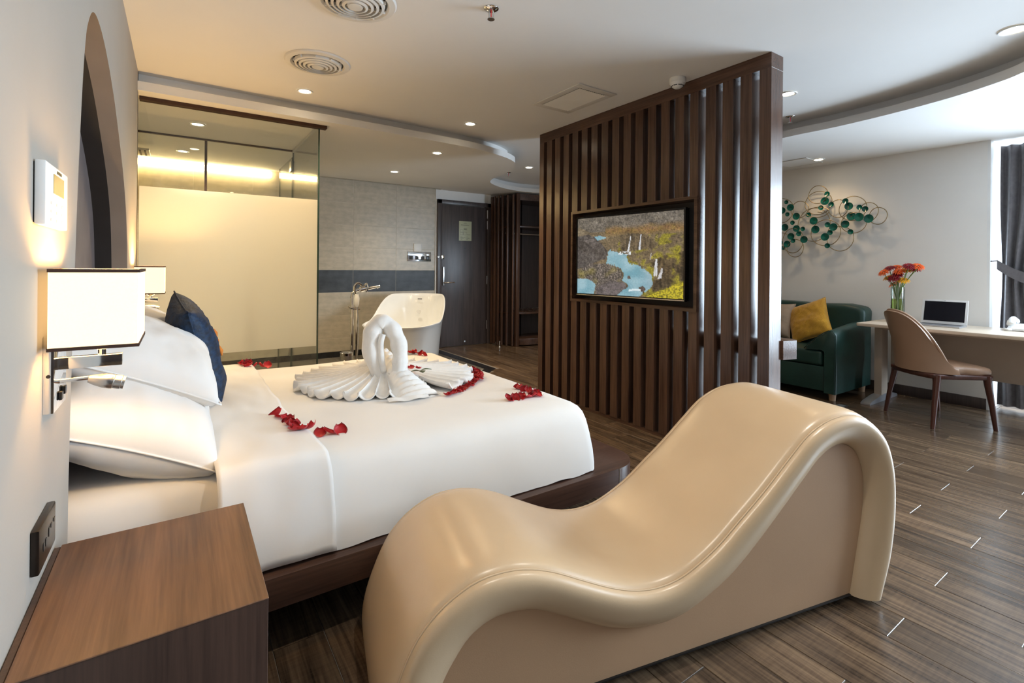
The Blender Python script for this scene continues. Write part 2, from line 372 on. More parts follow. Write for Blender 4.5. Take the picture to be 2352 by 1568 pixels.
# bathroom wet area: stone border and grey tiles
wa = thing('trim_1', 'black stone border strip round the tiled bath area of the floor', 'floor border', (3.0, 5.5, 0), kind='structure')
link('border_strip', prism([(3.114, 4.904), (3.114, YB), (2.99, YB), (2.99, 4.955)], -.003, .0015), 'blackstone', wa, smooth=0)
link('border_strip', prism([(3.114, 4.904), (2.99, 4.955), (2.27, 4.345), (2.30, 4.24)], -.003, .0015), 'blackstone', wa, smooth=0)
link('border_strip', prism([(2.30, 4.24), (2.27, 4.345), (1.0, 4.345), (1.0, 4.24)], -.003, .0015), 'blackstone', wa, smooth=0)
for i in range(7):
    for j in range(4):
        x0, y0 = -.75+i*.6, 4.36+j*.6; x1, y1 = min(x0+.597, 2.985), min(y0+.597, YB)
        if x1-x0 < .05 or y1-y0 < .05: continue
        if y0 < 4.345+(x1-2.27)*.82 and x1 > 2.27:
            q = [(x0, y0), (min(x1, 2.27+(y0-4.345)/.847), y0), (x1, min(y1, 4.35+(x1-2.27)*.847)), (x1, y1), (x0, y1)]
            if q[1][0] <= x0+.02: q = [(x0, min(y1-.02, 4.35+(x0-2.27)*.847)), q[2], (x1, y1), (x0, y1)]
            if q[-3][1] >= y1-.01: continue
            link('floor_tile', prism(q, -.003, .001), 'bathfloor', wa, smooth=0)
        else: link('floor_tile', box(x0, x1, y0, y1, -.003, .001), 'bathfloor', wa, smooth=0)

# ------------------------------------------------------------------ ceilings
raw = [(XW, 4.035), (.38, 4.045), (1.13, 4.05), (1.93, 4.08), (2.35, 4.115), (2.60, 4.18), (2.81, 4.26), (2.98, 4.367), (3.06, 4.46), (3.14, 4.60), (3.21, 4.76), (3.265, 4.945), (3.30, 5.13), (3.33, 5.33), (3.41, 5.55), (3.535, 5.705), (3.79, 5.88), (4.04, 5.975), (4.30, 6.0), (4.58, 5.90), (4.84, 5.55), (4.92, 5.0), (4.80, 4.2), (4.56, 3.2), (4.40, 2.6), (4.32, 2.15), (4.325, 1.84), (4.30, 1.54), (4.25, 1.256), (4.175, 1.0), (4.07, .783), (3.985, .674), (3.70, .36), (3.2, .02), (2.5, -.28), (1.5, -.5), (.5, -.58), (XW, -.6)]
ct = [Vector((p.x, p.y)) for p in spline([(a, b, 0) for a, b in raw], 5)]
def offs(P, d):
    out = []
    for i, p in enumerate(P):
        t = (P[min(i+1, len(P)-1)]-P[max(i-1, 0)]).normalized(); out.append(p+Vector((t.y, -t.x))*-d)
    return out
co = offs(ct, .085)
co[0].x = XW; co[-1].x = XW
lower = bmesh.new()
outer = [(XW, YE), (XO, YE), (XO, YB-.10), (-.75, YB-.10), (-.75, 4.10), (XW-.02, 4.10)]
ring = [(p.x, p.y) for p in ct]+outer
ring = [p for i, p in enumerate(ring) if i == 0 or (Vector(p)-Vector(ring[i-1])).length > 1e-4]
f = lower.faces.new([lower.verts.new((a, b, ZS)) for a, b in ring]); f.normal_update(); bmesh.ops.triangulate(lower, faces=[f])
def wallstrip(bm, P, Q, z0, z1):
    a = [bm.verts.new((p.x, p.y, z0)) for p in P]; b = [bm.verts.new((q.x, q.y, z1)) for q in Q]
    for i in range(len(a)-1): bm.faces.new((a[i], a[i+1], b[i+1], b[i]))
wallstrip(lower, ct, ct, ZS, ZL); wallstrip(lower, ct, co, ZL, ZL); wallstrip(lower, co, co, ZL, ZC+.01)
so = thing('ceiling', 'pale lower ceiling with curved edge sweeping round the raised part', 'ceiling', (2, 3, ZS), kind='structure')
link('soffit', lower, 'ceil', so, smooth=30)
link('raised_panel', prism([(-.9, YE-.1), (XO+.1, YE-.1), (XO+.1, YB+.3), (-.9, YB+.3)], ZC, ZC+.05), 'ceil', so, smooth=0)
link('cove_back', boxes([(-.75, 3.2, YB-.10, YB-.09, ZS, ZC), (3.2, XO, YB-.10, YB+.02, ZS, ZC)]), 'ceil', so, smooth=0)
tag(link('cove_strip_light', box(-.74, .92, YB-.060, YB-.0005, 2.275, 2.335, .004), 'led'), 'warm yellow LED strip glowing along the top of the bathroom tiles', 'strip light')
ap = thing('access_panel', 'square white access panel in the lower ceiling over the sofa', 'ceiling panel', (5.43, 2.6, ZS))
link('panel', box(5.27, 5.60, 2.45, 2.77, ZS-.006, ZS-.001), 'ceil', ap, smooth=0)
link('rim', boxes([(5.255, 5.615, 2.435, 2.45, ZS-.008, ZS-.001), (5.255, 5.615, 2.77, 2.785, ZS-.008, ZS-.001), (5.255, 5.27, 2.45, 2.77, ZS-.008, ZS-.001), (5.60, 5.615, 2.45, 2.77, ZS-.008, ZS-.001)]), 'grille', ap, smooth=0)

# ------------------------------------------------------------------ headboard wall with arched niche
arch = [(1.675, 0), (1.694, .483), (1.712, .749), (1.768, 1.191), (1.81, 1.449), (1.87, 1.723), (1.918, 1.867), (1.964, 1.937), (2.051, 2.004), (2.17, 2.029), (2.346, 2.014), (2.56, 1.952), (2.785, 1.849), (3.108, 1.647), (3.297, 1.445), (3.375, 1.184), (3.395, .75), (3.40, .3), (3.40, 0)]
ap_ = [(p.x, p.y) for p in spline([(a, b, 0) for a, b in arch], 5)]
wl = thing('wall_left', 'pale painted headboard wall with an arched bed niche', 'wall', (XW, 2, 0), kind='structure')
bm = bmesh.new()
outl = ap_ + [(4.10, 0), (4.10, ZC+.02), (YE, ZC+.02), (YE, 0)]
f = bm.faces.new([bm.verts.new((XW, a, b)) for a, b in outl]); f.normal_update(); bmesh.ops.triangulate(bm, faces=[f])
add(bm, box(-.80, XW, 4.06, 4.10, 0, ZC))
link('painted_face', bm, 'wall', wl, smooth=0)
def archstrip(x0, x1):
    bm = bmesh.new(); a = [bm.verts.new((x0, p, q)) for p, q in ap_]; b = [bm.verts.new((x1, p, q)) for p, q in ap_]
    for i in range(len(a)-1): bm.faces.new((a[i], a[i+1], b[i+1], b[i]))
    return bm
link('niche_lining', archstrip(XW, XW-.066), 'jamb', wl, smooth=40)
link('niche_inner_lining', archstrip(XW-.066, XW-.135), 'nichedark', wl, smooth=40)  # inner jamb band, lined in dark brown
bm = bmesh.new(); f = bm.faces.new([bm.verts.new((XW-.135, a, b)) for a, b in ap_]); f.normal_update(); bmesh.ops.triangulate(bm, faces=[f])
link('headboard_padding', bm, 'nichepad', wl, smooth=0)

# ------------------------------------------------------------------ tiled back wall, door wall
wb_ = thing('wall_back', 'beige stone tiled wall with one charcoal tile band', 'wall', (1.4, YB, 0), kind='structure')
link('wall_core', boxes([(-.8, 6.4, YB+.0018, YB+.2, 0, ZC)]), 'tgrout', wb_, smooth=0)
tx = [-.75, -.475, .125, .725, 1.325, 1.925, 2.522, 3.12]; tz = [-.05, .25, .55, .85, 1.147, 1.447, 1.747, 2.045, 2.34, ZC]
tmesh = {}
for i in range(len(tx)-1):
    for j in range(len(tz)-1):
        dk = (j == 3); key = (round(tx[i+1]-tx[i], 3), round(tz[j+1]-tz[j], 3), dk)
        if key not in tmesh:
            b = box(.0015, key[0]-.0015, 0, .012, .0015, key[1]-.0015, .0012, 1); me = bpy.data.meshes.new('wall_tile'); b.to_mesh(me); b.free(); me.materials.append(M['darktile' if dk else 'tile']); tmesh[key] = me
        o = bpy.data.objects.new('wall_tile', tmesh[key]); C.objects.link(o); o.parent = wb_; o.location = W[wb_].inverted() @ Vector((tx[i], YB, tz[j]))
link('skirting', box(-.7, 3.12, YB-.012, YB, 0, .075), 'blackstone', wb_, smooth=0)
link('door_wall_paint', boxes([(3.12, 3.142, YB-.012, YB+.012, 0, ZS), (3.142, 4.10, YB-.004, YB+.012, 2.20, ZS), (4.09, 6.2, YB-.004, YB+.012, 0, ZS)]), 'white', wb_, smooth=0)
# bathroom inner left wall
bl = thing('wall_bathroom', 'tiled side wall inside the glazed shower', 'wall', (-.75, 5.3, 0), kind='structure')
for i in range(5):
    for j in range(8):
        link('wall_tile', box(-.76, -.748, 4.10+i*.6+.0015, min(4.10+i*.6+.5985, YB), tz[j]+.0015 if j else 0, tz[j+1]-.0015), 'tile', bl, smooth=0)

# door
dr = thing('door_1', 'dark wood entrance door with brass lever lock, closed', 'door', (3.61, YB-.03, 0), kind='structure')
lf = link('leaf', box(3.215, 4.0, YB-.022, YB-.005, .006, 2.135, .002), 'door', dr)
link('door_frame', boxes([(3.142, 3.210, YB-.045, YB, 0, 2.20), (4.005, 4.092, YB-.045, YB, 0, 2.20), (3.142, 4.092, YB-.045, YB, 2.140, 2.20)], .003), 'door', dr)
lk = link('lock_plate', box(3.232, 3.272, YB-.040, YB-.022, .925, 1.205, .006), 'steel', lf, label='steel key-card lock plate')
link('lever', tube([(3.25, YB-.040, .965), (3.25, YB-.075, .965), (3.27, YB-.085, .966), (3.41, YB-.08, .97)], [.012, .012, .010, .008]), 'chrome', lf)
link('lock_knob', lathe([(0, 0), (.016, .002), (.014, .012), (0, .014)], (3.252, YB-.040, 1.10), 12, 'Y'), 'blackp', lf)
for z in (2.03, 1.86, 1.0, .30): link('hinge', tube([(4.003, YB-.03, z-.065), (4.003, YB-.03, z+.065)], .008), 'steel', dr)
link('peephole', lathe([(0, -.004), (.011, -.004), (.011, .003), (0, .003)], (3.61, YB-.024, 1.487), 12, 'Y'), 'blackp', lf)
link('door_guard', boxes([(3.13, 3.20, YB-.055, YB-.046, 1.350, 1.357), (3.13, 3.20, YB-.055, YB-.046, 1.335, 1.342), (3.198, 3.245, YB-.060, YB-.022, 1.315, 1.375)], .002), 'chrome', dr)
link('stop_button', lathe([(0, -.02), (.014, -.018), (.014, 0), (0, 0)], (3.615, YB-.022, .065), 10, 'Y'), 'steel', lf)
sg = thing('evacuation_notice', 'small pale green evacuation notice stuck on the entrance door', 'sign', (3.614, YB-.024, 1.60))
link('card', box(3.505, 3.722, YB-.0245, YB-.0222, 1.60, 1.90, .0008), 'sign', sg)
bars = []
for z, a, b in [(1.875, .09, .13), (1.862, .075, .145), (1.845, .03, .18), (1.838, .03, .17)]: bars.append((3.505+a, 3.505+b, YB-.0252, YB-.0246, z-.003, z))
for x0, z0, x1, z1 in [(.02, 1.73, .07, 1.77), (.02, 1.69, .07, 1.725), (.075, 1.69, .135, 1.735), (.08, 1.765, .14, 1.79), (.14, 1.69, .195, 1.70)]:
    for q in [(x0, x1, z0, z0+.002), (x0, x1, z1-.002, z1), (x0, x0+.002, z0, z1), (x1-.002, x1, z0, z1)]: bars.append((3.505+q[0], 3.505+q[1], YB-.0252, YB-.0246, q[2], q[3]))
for x in (.09, .105, .12): bars.append((3.505+x, 3.505+x+.008, YB-.0252, YB-.0246, 1.77, 1.785))
for i, z in enumerate((1.66, 1.645, 1.632, 1.62)): bars.append((3.53, 3.56+.03*((i*2) % 3), YB-.0252, YB-.0246, z, z+.003)); bars.append((3.63, 3.66+.02*(i % 3), YB-.0252, YB-.0246, z, z+.003))
link('print', boxes(bars), 'ink', sg, smooth=0)
ds = thing('door_stop', 'small chrome post door stop standing on the floor by the slats', 'door stop', (4.0, 6.20, 0))
link('post', lathe([(0, 0), (.018, 0), (.016, .012), (.008, .02), (.007, .07), (.012, .075), (.012, .09), (0, .094)], (4.0, 6.20, 0), 12), 'chrome', ds)

# light switches
sw = thing('switch_panel', 'mirrored switch panel with four buttons on beige tiles beside the door', 'light switch', (2.87, YB, 1.34))
link('plate', box(2.688, 3.055, YB-.012, YB-.001, 1.277, 1.412, .006), 'mirror', sw)
link('upper_plate', box(2.785, 2.905, YB-.012, YB-.001, 1.416, 1.535, .004), 'white', sw, label='blank white square plate')
for x in (2.715, 2.805, 2.893, 2.975): link('button', box(x, x+.052, YB-.016, YB-.012, 1.300, 1.352, .002), 'ink' if x < 2.9 else 'blackp', sw)
link('card_reader', box(2.975, 3.027, YB-.015, YB-.012, 1.358, 1.385, .002), 'steel', sw)

# ------------------------------------------------------------------ wardrobe with curved slat side
wd = thing('wardrobe', 'open dark wood wardrobe with a curved slatted side next to the door', 'wardrobe', (4.6, 6.3, 0))
curve = [(4.045, 6.515), (4.048, 6.44), (4.058, 6.355), (4.080, 6.275), (4.110, 6.185), (4.160, 6.105)]
for i, (x, y) in enumerate(curve):
    b = box(-.012, .012, -.024, .024, .02, 2.30, .002); bmesh.ops.transform(b, matrix=Matrix.Translation((x, y, 0)) @ Matrix.Rotation(-.08*i, 4, 'Z'), verts=b.verts)
    link('slat', b, 'slat', wd)
link('post', box(4.205, 4.262, 6.065, 6.125, .0, 2.325, .003), 'slat', wd)
link('back_panel', boxes([(4.185, 4.20, 6.13, 6.56, .02, 2.30), (4.15, 5.6, 6.55, 6.57, .02, 2.30), (5.58, 5.6, 6.05, 6.57, .02, 2.30)]), 'darkwood', wd, smooth=0)
link('back_panel_post', box(4.62, 4.68, 6.52, 6.55, .1, 2.22), 'darkwood', wd, smooth=0)
link('header', prism([(4.25, 6.085), (4.6, 6.03), (5.0, 6.02), (5.6, 6.06), (5.6, 6.55), (4.25, 6.55)], 2.225, 2.325), 'slatx', wd)
for nm, z0, z1 in (('shelf', 1.815, 1.84), ('shelf', .485, .51)):
    link(nm, prism([(4.20, 6.13), (4.45, 6.09), (4.9, 6.07), (5.58, 6.10), (5.58, 6.55), (4.15, 6.55)], z0, z1, .003), 'slatx', wd)
link('plinth', prism([(4.27, 6.13), (4.36, 6.06), (4.6, 6.02), (5.0, 6.0), (5.58, 6.03), (5.58, 6.55), (4.15, 6.55)], .015, .115, .008), 'slatx', wd)
link('hanging_rail', tube([(4.15, 6.30, 1.73), (5.58, 6.30, 1.73)], .011), 'steel', wd)
bm = bmesh.new()
for i in range(12): add(bm, tube([(4.22+i*.1, 6.14, .512), (4.22+i*.1, 6.2, .545), (4.22+i*.1, 6.45, .55), (4.22+i*.1, 6.5, .512)], .005, 6))
link('shoe_rack', bm, 'steel', wd)

# ------------------------------------------------------------------ shower glazing
XG = .93
gs = thing('glass_screen', 'full-height glass bathroom screen with a frosted middle band', 'glass screen', (.35, YG, 0))
gp = link('front_pane', box(XW+.002, XG, YG, YG+.010, .0, 2.325), 'clear', gs, smooth=0)
link('frosted_film', box(XW+.004, XG-.004, YG-.0022, YG-.0012, .548, 1.735), 'film', gp, smooth=0, label='frosted cream privacy film')
link('pane_edge', box(XG, XG+.010, YG-.001, YG+.011, 0, 2.325), 'edge', gs, smooth=0)
link('head_track', box(XW+.002, XG+.06, YG-.028, YG+.03, 2.318, ZS-.001), 'trimbrown', gs, smooth=0)
sp = thing('glass_shower_return', 'clear glass side panel running back from the frosted screen', 'glass panel', (XG, 4.7, 0))
link('side_pane', box(XG-.008, XG, YG+.03, 5.24, .0, 2.325), 'clear', sp, smooth=0)
link('side_head_track', box(XG-.012, XG+.004, YG+.03, 5.26, 2.318, ZS-.001), 'alu', sp, smooth=0)
link('corner_edge', box(XG-.009, XG+.001, 5.24, 5.25, 0, 2.325), 'edge', sp, smooth=0)
gd = thing('glass_shower_door', 'clear frameless glass shower door with a steel hinge', 'shower door', (XG, 5.6, 0))
link('door_pane', box(XG-.008, XG, 5.29, 6.02, .01, 2.28), 'clear', gd, smooth=0)
link('door_edge', boxes([(XG-.009, XG+.001, 6.02, 6.028, .01, 2.28), (XG-.009, XG+.001, 5.28, 5.288, .01, 2.28)]), 'edge', gd, smooth=0)
for z in (2.19, .35): link('hinge', boxes([(XG-.02, XG+.012, 5.255, 5.36, z-.05, z+.05)], .003), 'steel', gd)
ip = thing('glass_shower_divider', 'inner clear glass divider between shower and washroom', 'glass panel', (.35, 5.25, 0))
link('divider_pane', boxes([(-.745, .182, 5.246, 5.254, 0, 2.325), (.202, XG-.012, 5.246, 5.254, 0, 2.325)]), 'clear', ip, smooth=0)
link('divider_seam', box(.182, .202, 5.244, 5.256, 0, 2.325), 'trimbrown', ip, smooth=0)
link('divider_head_track', box(-.745, XG-.012, 5.24, 5.26, 2.328, ZS-.001), 'trimbrown', ip, smooth=0)
sh = thing('rain_shower', 'square chrome rain shower head behind the glass', 'shower head', (-.33, 5.8, 2.1))
link('head_plate', box(-.48, -.24, 5.66, 5.92, 2.255, 2.275, .004), 'steel', sh)
bm = bmesh.new()
for i in range(6): add(bm, box(-.47+i*.038, -.455+i*.038, 5.67, 5.91, 2.248, 2.2545))
link('nozzle_rib', bm, 'blackp', sh, smooth=0)
link('stem', tube([(-.36, 5.79, 2.275), (-.36, 5.79, ZS-.002)], .012), 'chrome', sh)

# ------------------------------------------------------------------ right wall, window wall, rear wall
wr = thing('wall_right', 'plain warm white wall behind the sofa and desk', 'wall', (XR, 3.5, 0), kind='structure')
link('painted_face', box(XR, XR+.10, 1.2, YB+.1, 0, ZC), 'wallwarm', wr, smooth=0)
link('reveal', box(XR, XO, 1.18, 1.2, 0, ZC), 'white', wr, smooth=0)
tag(link('baseboard_right', box(XR-.014, XR, 1.195, 6.0, 0, .095, .002), 'darkwood'), 'dark brown skirting board along the sofa wall', 'baseboard', kind='structure')
ww = thing('wall_window', 'white wall band above and below the tall windows', 'wall', (XO, -.8, 0), kind='structure')
link('band', boxes([(XO, XO+.14, YE, 1.2, 2.28, ZC), (XO, XO+.14, YE, 1.2, 0, .10), (XO, XO+.14, YE-.1, -2.5, .1, 2.28)]), 'white', ww, smooth=0)
wn = thing('window_1', 'tall white framed window beside the curtain', 'window', (XO+.05, -.65, .1), kind='structure')
fr = [(XO+.02, XO+.08, -2.5, 1.18, .10, .15), (XO+.02, XO+.08, -2.5, 1.18, 2.23, 2.28)]
for y in (-2.5, -1.27, -.05, 1.13): fr.append((XO+.02, XO+.08, y, y+.05, .15, 2.23))
link('window_frame', boxes(fr), 'frame', wn, smooth=0)
for y in (-2.45, -1.22, 0.0): link('window_pane', box(XO+.045, XO+.05, y, y+1.18 if y < -.1 else 1.13, .15, 2.23), 'winglass', wn, smooth=0)
wf = thing('wall_front', 'unseen wall behind the viewpoint, dark wood facing invented to cut fill light', 'wall', (2.5, YE, 0), kind='structure')
link('fill_cut_face', box(-.9, 6.4, YE-.1, YE, 0, ZC), 'darkwood', wf, smooth=0)  # unseen wall, dark facing made up to lessen light bounced onto the chaise

# curtain
cu = thing('curtain', 'grey floor-length curtain gathered by a tie-back at the window edge', 'curtain', (5.97, .8, 0))
def cur(u, v):
    z = .03+v*2.27; y = 1.145-.75*u
    pinch = math.exp(-((z-1.15)/.45)**2); y = 1.13-(1.13-y)*(1-.38*pinch)-.012*pinch
    y += .03*(1-v)*(.5-u)
    return Vector((5.965+.030*math.sin(u*2*PI*9+.6*math.sin(v*5))+.008*nz(u*30, v*3), y, z))
link('drape', grid(cur, 160, 40), 'curtain', cu, smooth=180)
link('tie_back', grid(lambda u, v: Vector((5.905+.05*math.sin(PI*min(1, u*1.2))*-.35, 1.155-.62*u, 1.305-.52*u+.45*u*u-.085*v-.03*v*u)), 24, 4), 'curtain', cu, smooth=180)
link('hook', tube([(5.81, 1.172, 1.29), (5.85, 1.165, 1.292), (5.905, 1.155, 1.295)], .006, 6), 'chrome', cu)

# ------------------------------------------------------------------ slatted TV partition
pt = thing('slatted_partition', 'tall dark walnut slatted room divider carrying the television', 'room divider', (2.91, 2.62, 0))
PX0, PX1, PY0, PY1 = XP, 2.978, 1.515, 3.732
edges = [PY1]+[v for k in range(18) for v in (3.667-.1197*k, 3.621-.1197*k)]+[PY0]
FY0, FY1, FZ0, FZ1 = 1.998, 3.266, .912, 1.690
for i in range(0, len(edges), 2):
    y1, y0 = edges[i], edges[i+1]
    if y0 > FY0-.02 and y1 < FY1+.045 and i not in (0,):
        link('slat', box(PX0, PX1, max(y0, 2.0), y1, FZ1-.001, 2.385, .0015, 1), 'slat', pt, smooth=0)
        link('slat', box(PX0, PX1, max(y0, 2.0), y1, .022, FZ0+.001, .0015, 1), 'slat', pt, smooth=0)
    else: link('slat', box(PX0, PX1, y0, y1, .022, 2.385, .0015, 1), 'slat', pt, smooth=0)
link('top_beam', box(PX0, PX1, PY0, PY1, 2.384, ZC-.001, .001, 1), 'slatx', pt, smooth=0)
link('sole_plate', box(PX0+.004, PX1-.004, PY0+.004, PY1-.004, .0, .022), 'slatx', pt, smooth=0)
bm = boxes([(PX0-.006, PX1, FY0, FY1, FZ1-.022, FZ1), (PX0-.006, PX1, FY0, FY1, FZ0, FZ0+.022), (PX0-.006, PX1, FY0, FY0+.024, FZ0+.022, FZ1-.022), (PX0-.006, PX1, FY1-.024, FY1, FZ0+.022, FZ1-.022)])
link('tv_surround', bm, 'slatx', pt, smooth=0)
link('recess_back', box(PX1-.012, PX1, FY0+.02, FY1-.02, FZ0+.02, FZ1-.02), 'nichedark', pt, smooth=0)
cs = link('console_shelf', prism([(PX1, 1.50), (3.085, 1.475), (3.115, 1.49), (3.13, 1.53), (3.13, 3.70), (PX1, 3.70)], .662, .775, .002), 'slatx', pt, smooth=30)

# television
tv = thing('television', 'flat television showing a river and waterfalls, set in the slatted divider', 'television', (2.90, 2.64, 1.0))
TL, TR = Vector((2.795, 3.125)), Vector((2.912, 2.145))     # far end stands out, near end sits back
ty = (TL-TR).normalized(); tn = Vector((-ty.y, ty.x));
if tn.x > 0: tn = -tn
def tvp(u, z, d): p = TL.lerp(TR, u)+tn*d; return Vector((p.x, p.y, z))
TZ0, TZ1 = .985, 1.618
def tvbox(u0, u1, z0, z1, d0, d1, bev=.002):
    bm = box(0, 1, 0, 1, 0, 1)
    for v in bm.verts: v.co = tvp(u0+(u1-u0)*v.co.x, z0+(z1-z0)*v.co.z, d0+(d1-d0)*v.co.y)
    if bev: bmesh.ops.bevel(bm, geom=list(bm.edges), offset=bev, segments=2, affect='EDGES')
    bmesh.ops.recalc_face_normals(bm, faces=bm.faces); return bm
link('casing', tvbox(-.004, 1.004, TZ0-.006, TZ1+.006, -.045, 0, .004), 'screenbk', tv)
bm = bmesh.new()
for q in [(-.008, 1.008, TZ0-.012, TZ0+.004), (-.008, 1.008, TZ1-.004, TZ1+.010), (-.008, .004, TZ0, TZ1), (.996, 1.008, TZ0, TZ1)]: add(bm, tvbox(*q, -.02, .006, .002))
link('bezel', bm, 'screenbk', tv)
link('lower_trim', tvbox(0, 1, TZ0-.012, TZ0-.004, .0061, .0075, 0), 'steel', tv)
link('wall_bracket', tvbox(.35, .65, 1.15, 1.45, -.060, -.046, .003), 'blackp', tv)
def inpoly(x, y, P):
    c = False; n = len(P); j = n-1
    for i in range(n):
        if (P[i][1] > y) != (P[j][1] > y) and x < (P[j][0]-P[i][0])*(y-P[i][1])/(P[j][1]-P[i][1])+P[i][0]: c = not c
        j = i
    return c
def mixc(a, b, t): t = max(0, min(1, t)); return tuple(a[i]+(b[i]-a[i])*t for i in range(3))
river = [(.33, .43), (.44, .47), (.52, .49), (.515, .57), (.53, .605), (.60, .61), (.68, .67), (.74, .74), (.745, .84), (.72, .90), (.66, .955), (.60, 1.02), (.40, 1.02), (.44, .965), (.50, .91), (.52, .86), (.47, .80), (.49, .745), (.46, .67), (.40, .625), (.30, .60), (.325, .52)]
pool = [(-.02, .80), (.10, .80), (.17, .83), (.205, .88), (.19, .95), (.18, 1.02), (-.02, 1.02)]
pool2 = [(.185, .255), (.24, .245), (.31, .27), (.30, .285), (.22, .305)]
moss = [(.66, 1.02), (.74, .95), (.84, .90), (.93, .83), (1.02, .79), (1.02, 1.02)]
cliff = [(.44, .25), (.55, .235), (.70, .26), (.74, .33), (.73, .42), (.62, .44), (.50, .46), (.45, .42)]
darkl = [(-.02, .20), (.08, .19), (.20, .27), (.27, .36), (.325, .46), (.31, .54), (.20, .58), (.08, .65), (-.02, .68)]
gravel = [(.02, .69), (.14, .61), (.30, .60), (.42, .65), (.46, .70), (.47, .79), (.50, .86), (.50, .92), (.40, 1.0), (.20, 1.0), (.20, .86), (.10, .79), (.0, .78)]
falls = [(.545, .27, .525, .455, .012), (.64, .25, .625, .44, .014), (.775, .545, .765, .745, .024), (.825, .655, .80, .775, .022), (.73, .475, .725, .55, .006)]
def picture(u, v):
    n1 = nz(u*9, v*9, 3); n2 = nz(u*28, v*24, 9); n3 = nz(u*70, v*60, 5); g = .5*n1+.6*n2+.5*n3
    c = mixc((.16, .12, .075), (.29, .22, .13), .5+g)
    if v < .2: c = mixc((.13, .115, .10), (.27, .235, .19), .5+g)
    if .12 < v < .27 and u > .3: c = mixc(c, mixc((.36, .23, .06), (.30, .15, .06), .5+n2), .8*math.exp(-((v-.195-.04*n1)/.045)**2))
    if v > .26 and u > .42:
        c = mixc(c, (.34, .30, .025), .9*max(0, min(1, (n1*1.3+n2*1.0+.10+.35*(u-.6))*1.6)))
        c = mixc(c, (.035, .028, .02), max(0, n3*1.1+n2*.6)-.08)
    if inpoly(u, v, cliff): c = mixc((.07, .055, .04), (.23, .17, .10), .5+nz(u*60, v*6, 2)*.9+n3*.4)
    if inpoly(u+.01*n2, v+.01*n3, darkl): c = mixc((.055, .048, .046), (.19, .165, .155), .45+n1*.5+n2*.7+n3*.4)
    if inpoly(u, v, [(.02, .12), (.13, .19), (.10, .23), (-.02, .24), (-.02, .14)]): c = mixc((.22, .17, .11), (.30, .24, .16), .5+n2)
    if u < .22 and v > .48 and v < .66 and inpoly(u, v, darkl): c = mixc(c, (.13, .115, .11), .6)
    if inpoly(u+.012*n2, v+.012*n3, gravel): c = mixc(mixc((.05, .045, .04), (.30, .25, .22), .45+n3*1.3+n2*.4), (.30, .25, .06), max(0, n1*1.5-.1))
    if inpoly(u, v, [(.26, .88), (.35, .82), (.49, .83), (.51, .89), (.47, .95), (.38, 1.02), (.22, 1.02), (.21, .92)]): c = mixc((.13, .11, .115), (.22, .19, .19), .5+n2)
    for P, d in ((river, .018), (pool, .008), (pool2, .004)):
        if inpoly(u+d*n2, v+d*n3, P): c = mixc(mixc((.16, .36, .44), (.34, .53, .60), .5+n1+.3*n3), (.26, .33, .40), max(0, (u-.62)*3))
    if inpoly(u+.01*n2, v+.012*n3, [(.735, .60), (.76, .56), (.85, .50), (1.02, .45), (1.02, .82), (.92, .84), (.84, .9), (.74, .93), (.73, .8), (.80, .79)]) and not inpoly(u, v, river):
        c = mixc(mixc((.025, .02, .015), (.15, .11, .06), .5+nz(u*40, v*8, 4)+n3*.6), (.40, .35, .03), max(0, n1*1.2+n2*.9-.05+.9*(.62-v)))
    if inpoly(u+.012*n2, v+.012*n3, moss): c = mixc((.62, .52, .03), (.20, .17, .02), .35+n3*1.2+n2*.4)
    for u0, v0, u1, v1, wd_ in falls:
        if v0 < v < v1+.01*n3:
            t = (v-v0)/(v1-v0); cu_ = u0+(u1-u0)*t
            if abs(u-cu_+.004*nz(v*40, u*9, 6)) < wd_*(.30+.42*t): c = mixc(c, mixc((.55, .58, .62), (.92, .94, 1), .5+nz(u*90, v*8, 1)), .80+.5*nz(u*150, v*14, 17))
    if abs(v-(.47+.05*(.55-u))) < .02 and .43 < u < .55 and n3+n2 > -.1: c = (.75, .8, .84)
    if inpoly(u, v, [(.62, .885), (.66, .865), (.685, .90), (.67, .935), (.63, .93)]) or inpoly(u, v, [(.515, .755), (.54, .745), (.55, .785), (.52, .79)]): c = mixc((.06, .045, .04), (.19, .14, .12), .5+n3)
    if abs(v-(.915+.7*(u-.60)**2*4)) < .012 and .53 < u < .64: c = (.70, .82, .86)
    wet_ = max(c) > .5 or c[2] > c[0]*1.2
    k = .86+(.10 if wet_ else .62)*(nz(u*120, v*95, 11)+.8*nz(u*55, v*48, 12)); k = max(.25, k)
    if not wet_: k *= .80+.35*nz(u*14, v*16, 21)
    return tuple(x*k for x in c)
NU, NV = 230, 130
sbm = bmesh.new(); V = [[sbm.verts.new(tvp(i/(NU-1), TZ1-(TZ1-TZ0)*j/(NV-1), .0015)) for j in range(NV)] for i in range(NU)]
for i in range(NU-1):
    for j in range(NV-1): sbm.faces.new((V[i][j], V[i][j+1], V[i+1][j+1], V[i+1][j]))
def scr_mat():
    m, nt, p, N, L = nodes('tv_picture'); at = N.new('ShaderNodeVertexColor'); at.layer_name = 'picture'
    p.inputs['Base Color'].default_value = (.01, .01, .01, 1); p.inputs['Roughness'].default_value = .25
    L.new(at.outputs[0], p.inputs['Emission Color']); p.inputs['Emission Strength'].default_value = .62; return m
so_ = link('screen', sbm, scr_mat(), tv, smooth=0, label='landscape picture with turquoise river and waterfalls')
ca = so_.data.color_attributes.new('picture', 'FLOAT_COLOR', 'POINT')
for i in range(NU):
    for j in range(NV): ca.data[i*NV+j].color = (*picture(i/(NU-1), j/(NV-1)), 1)

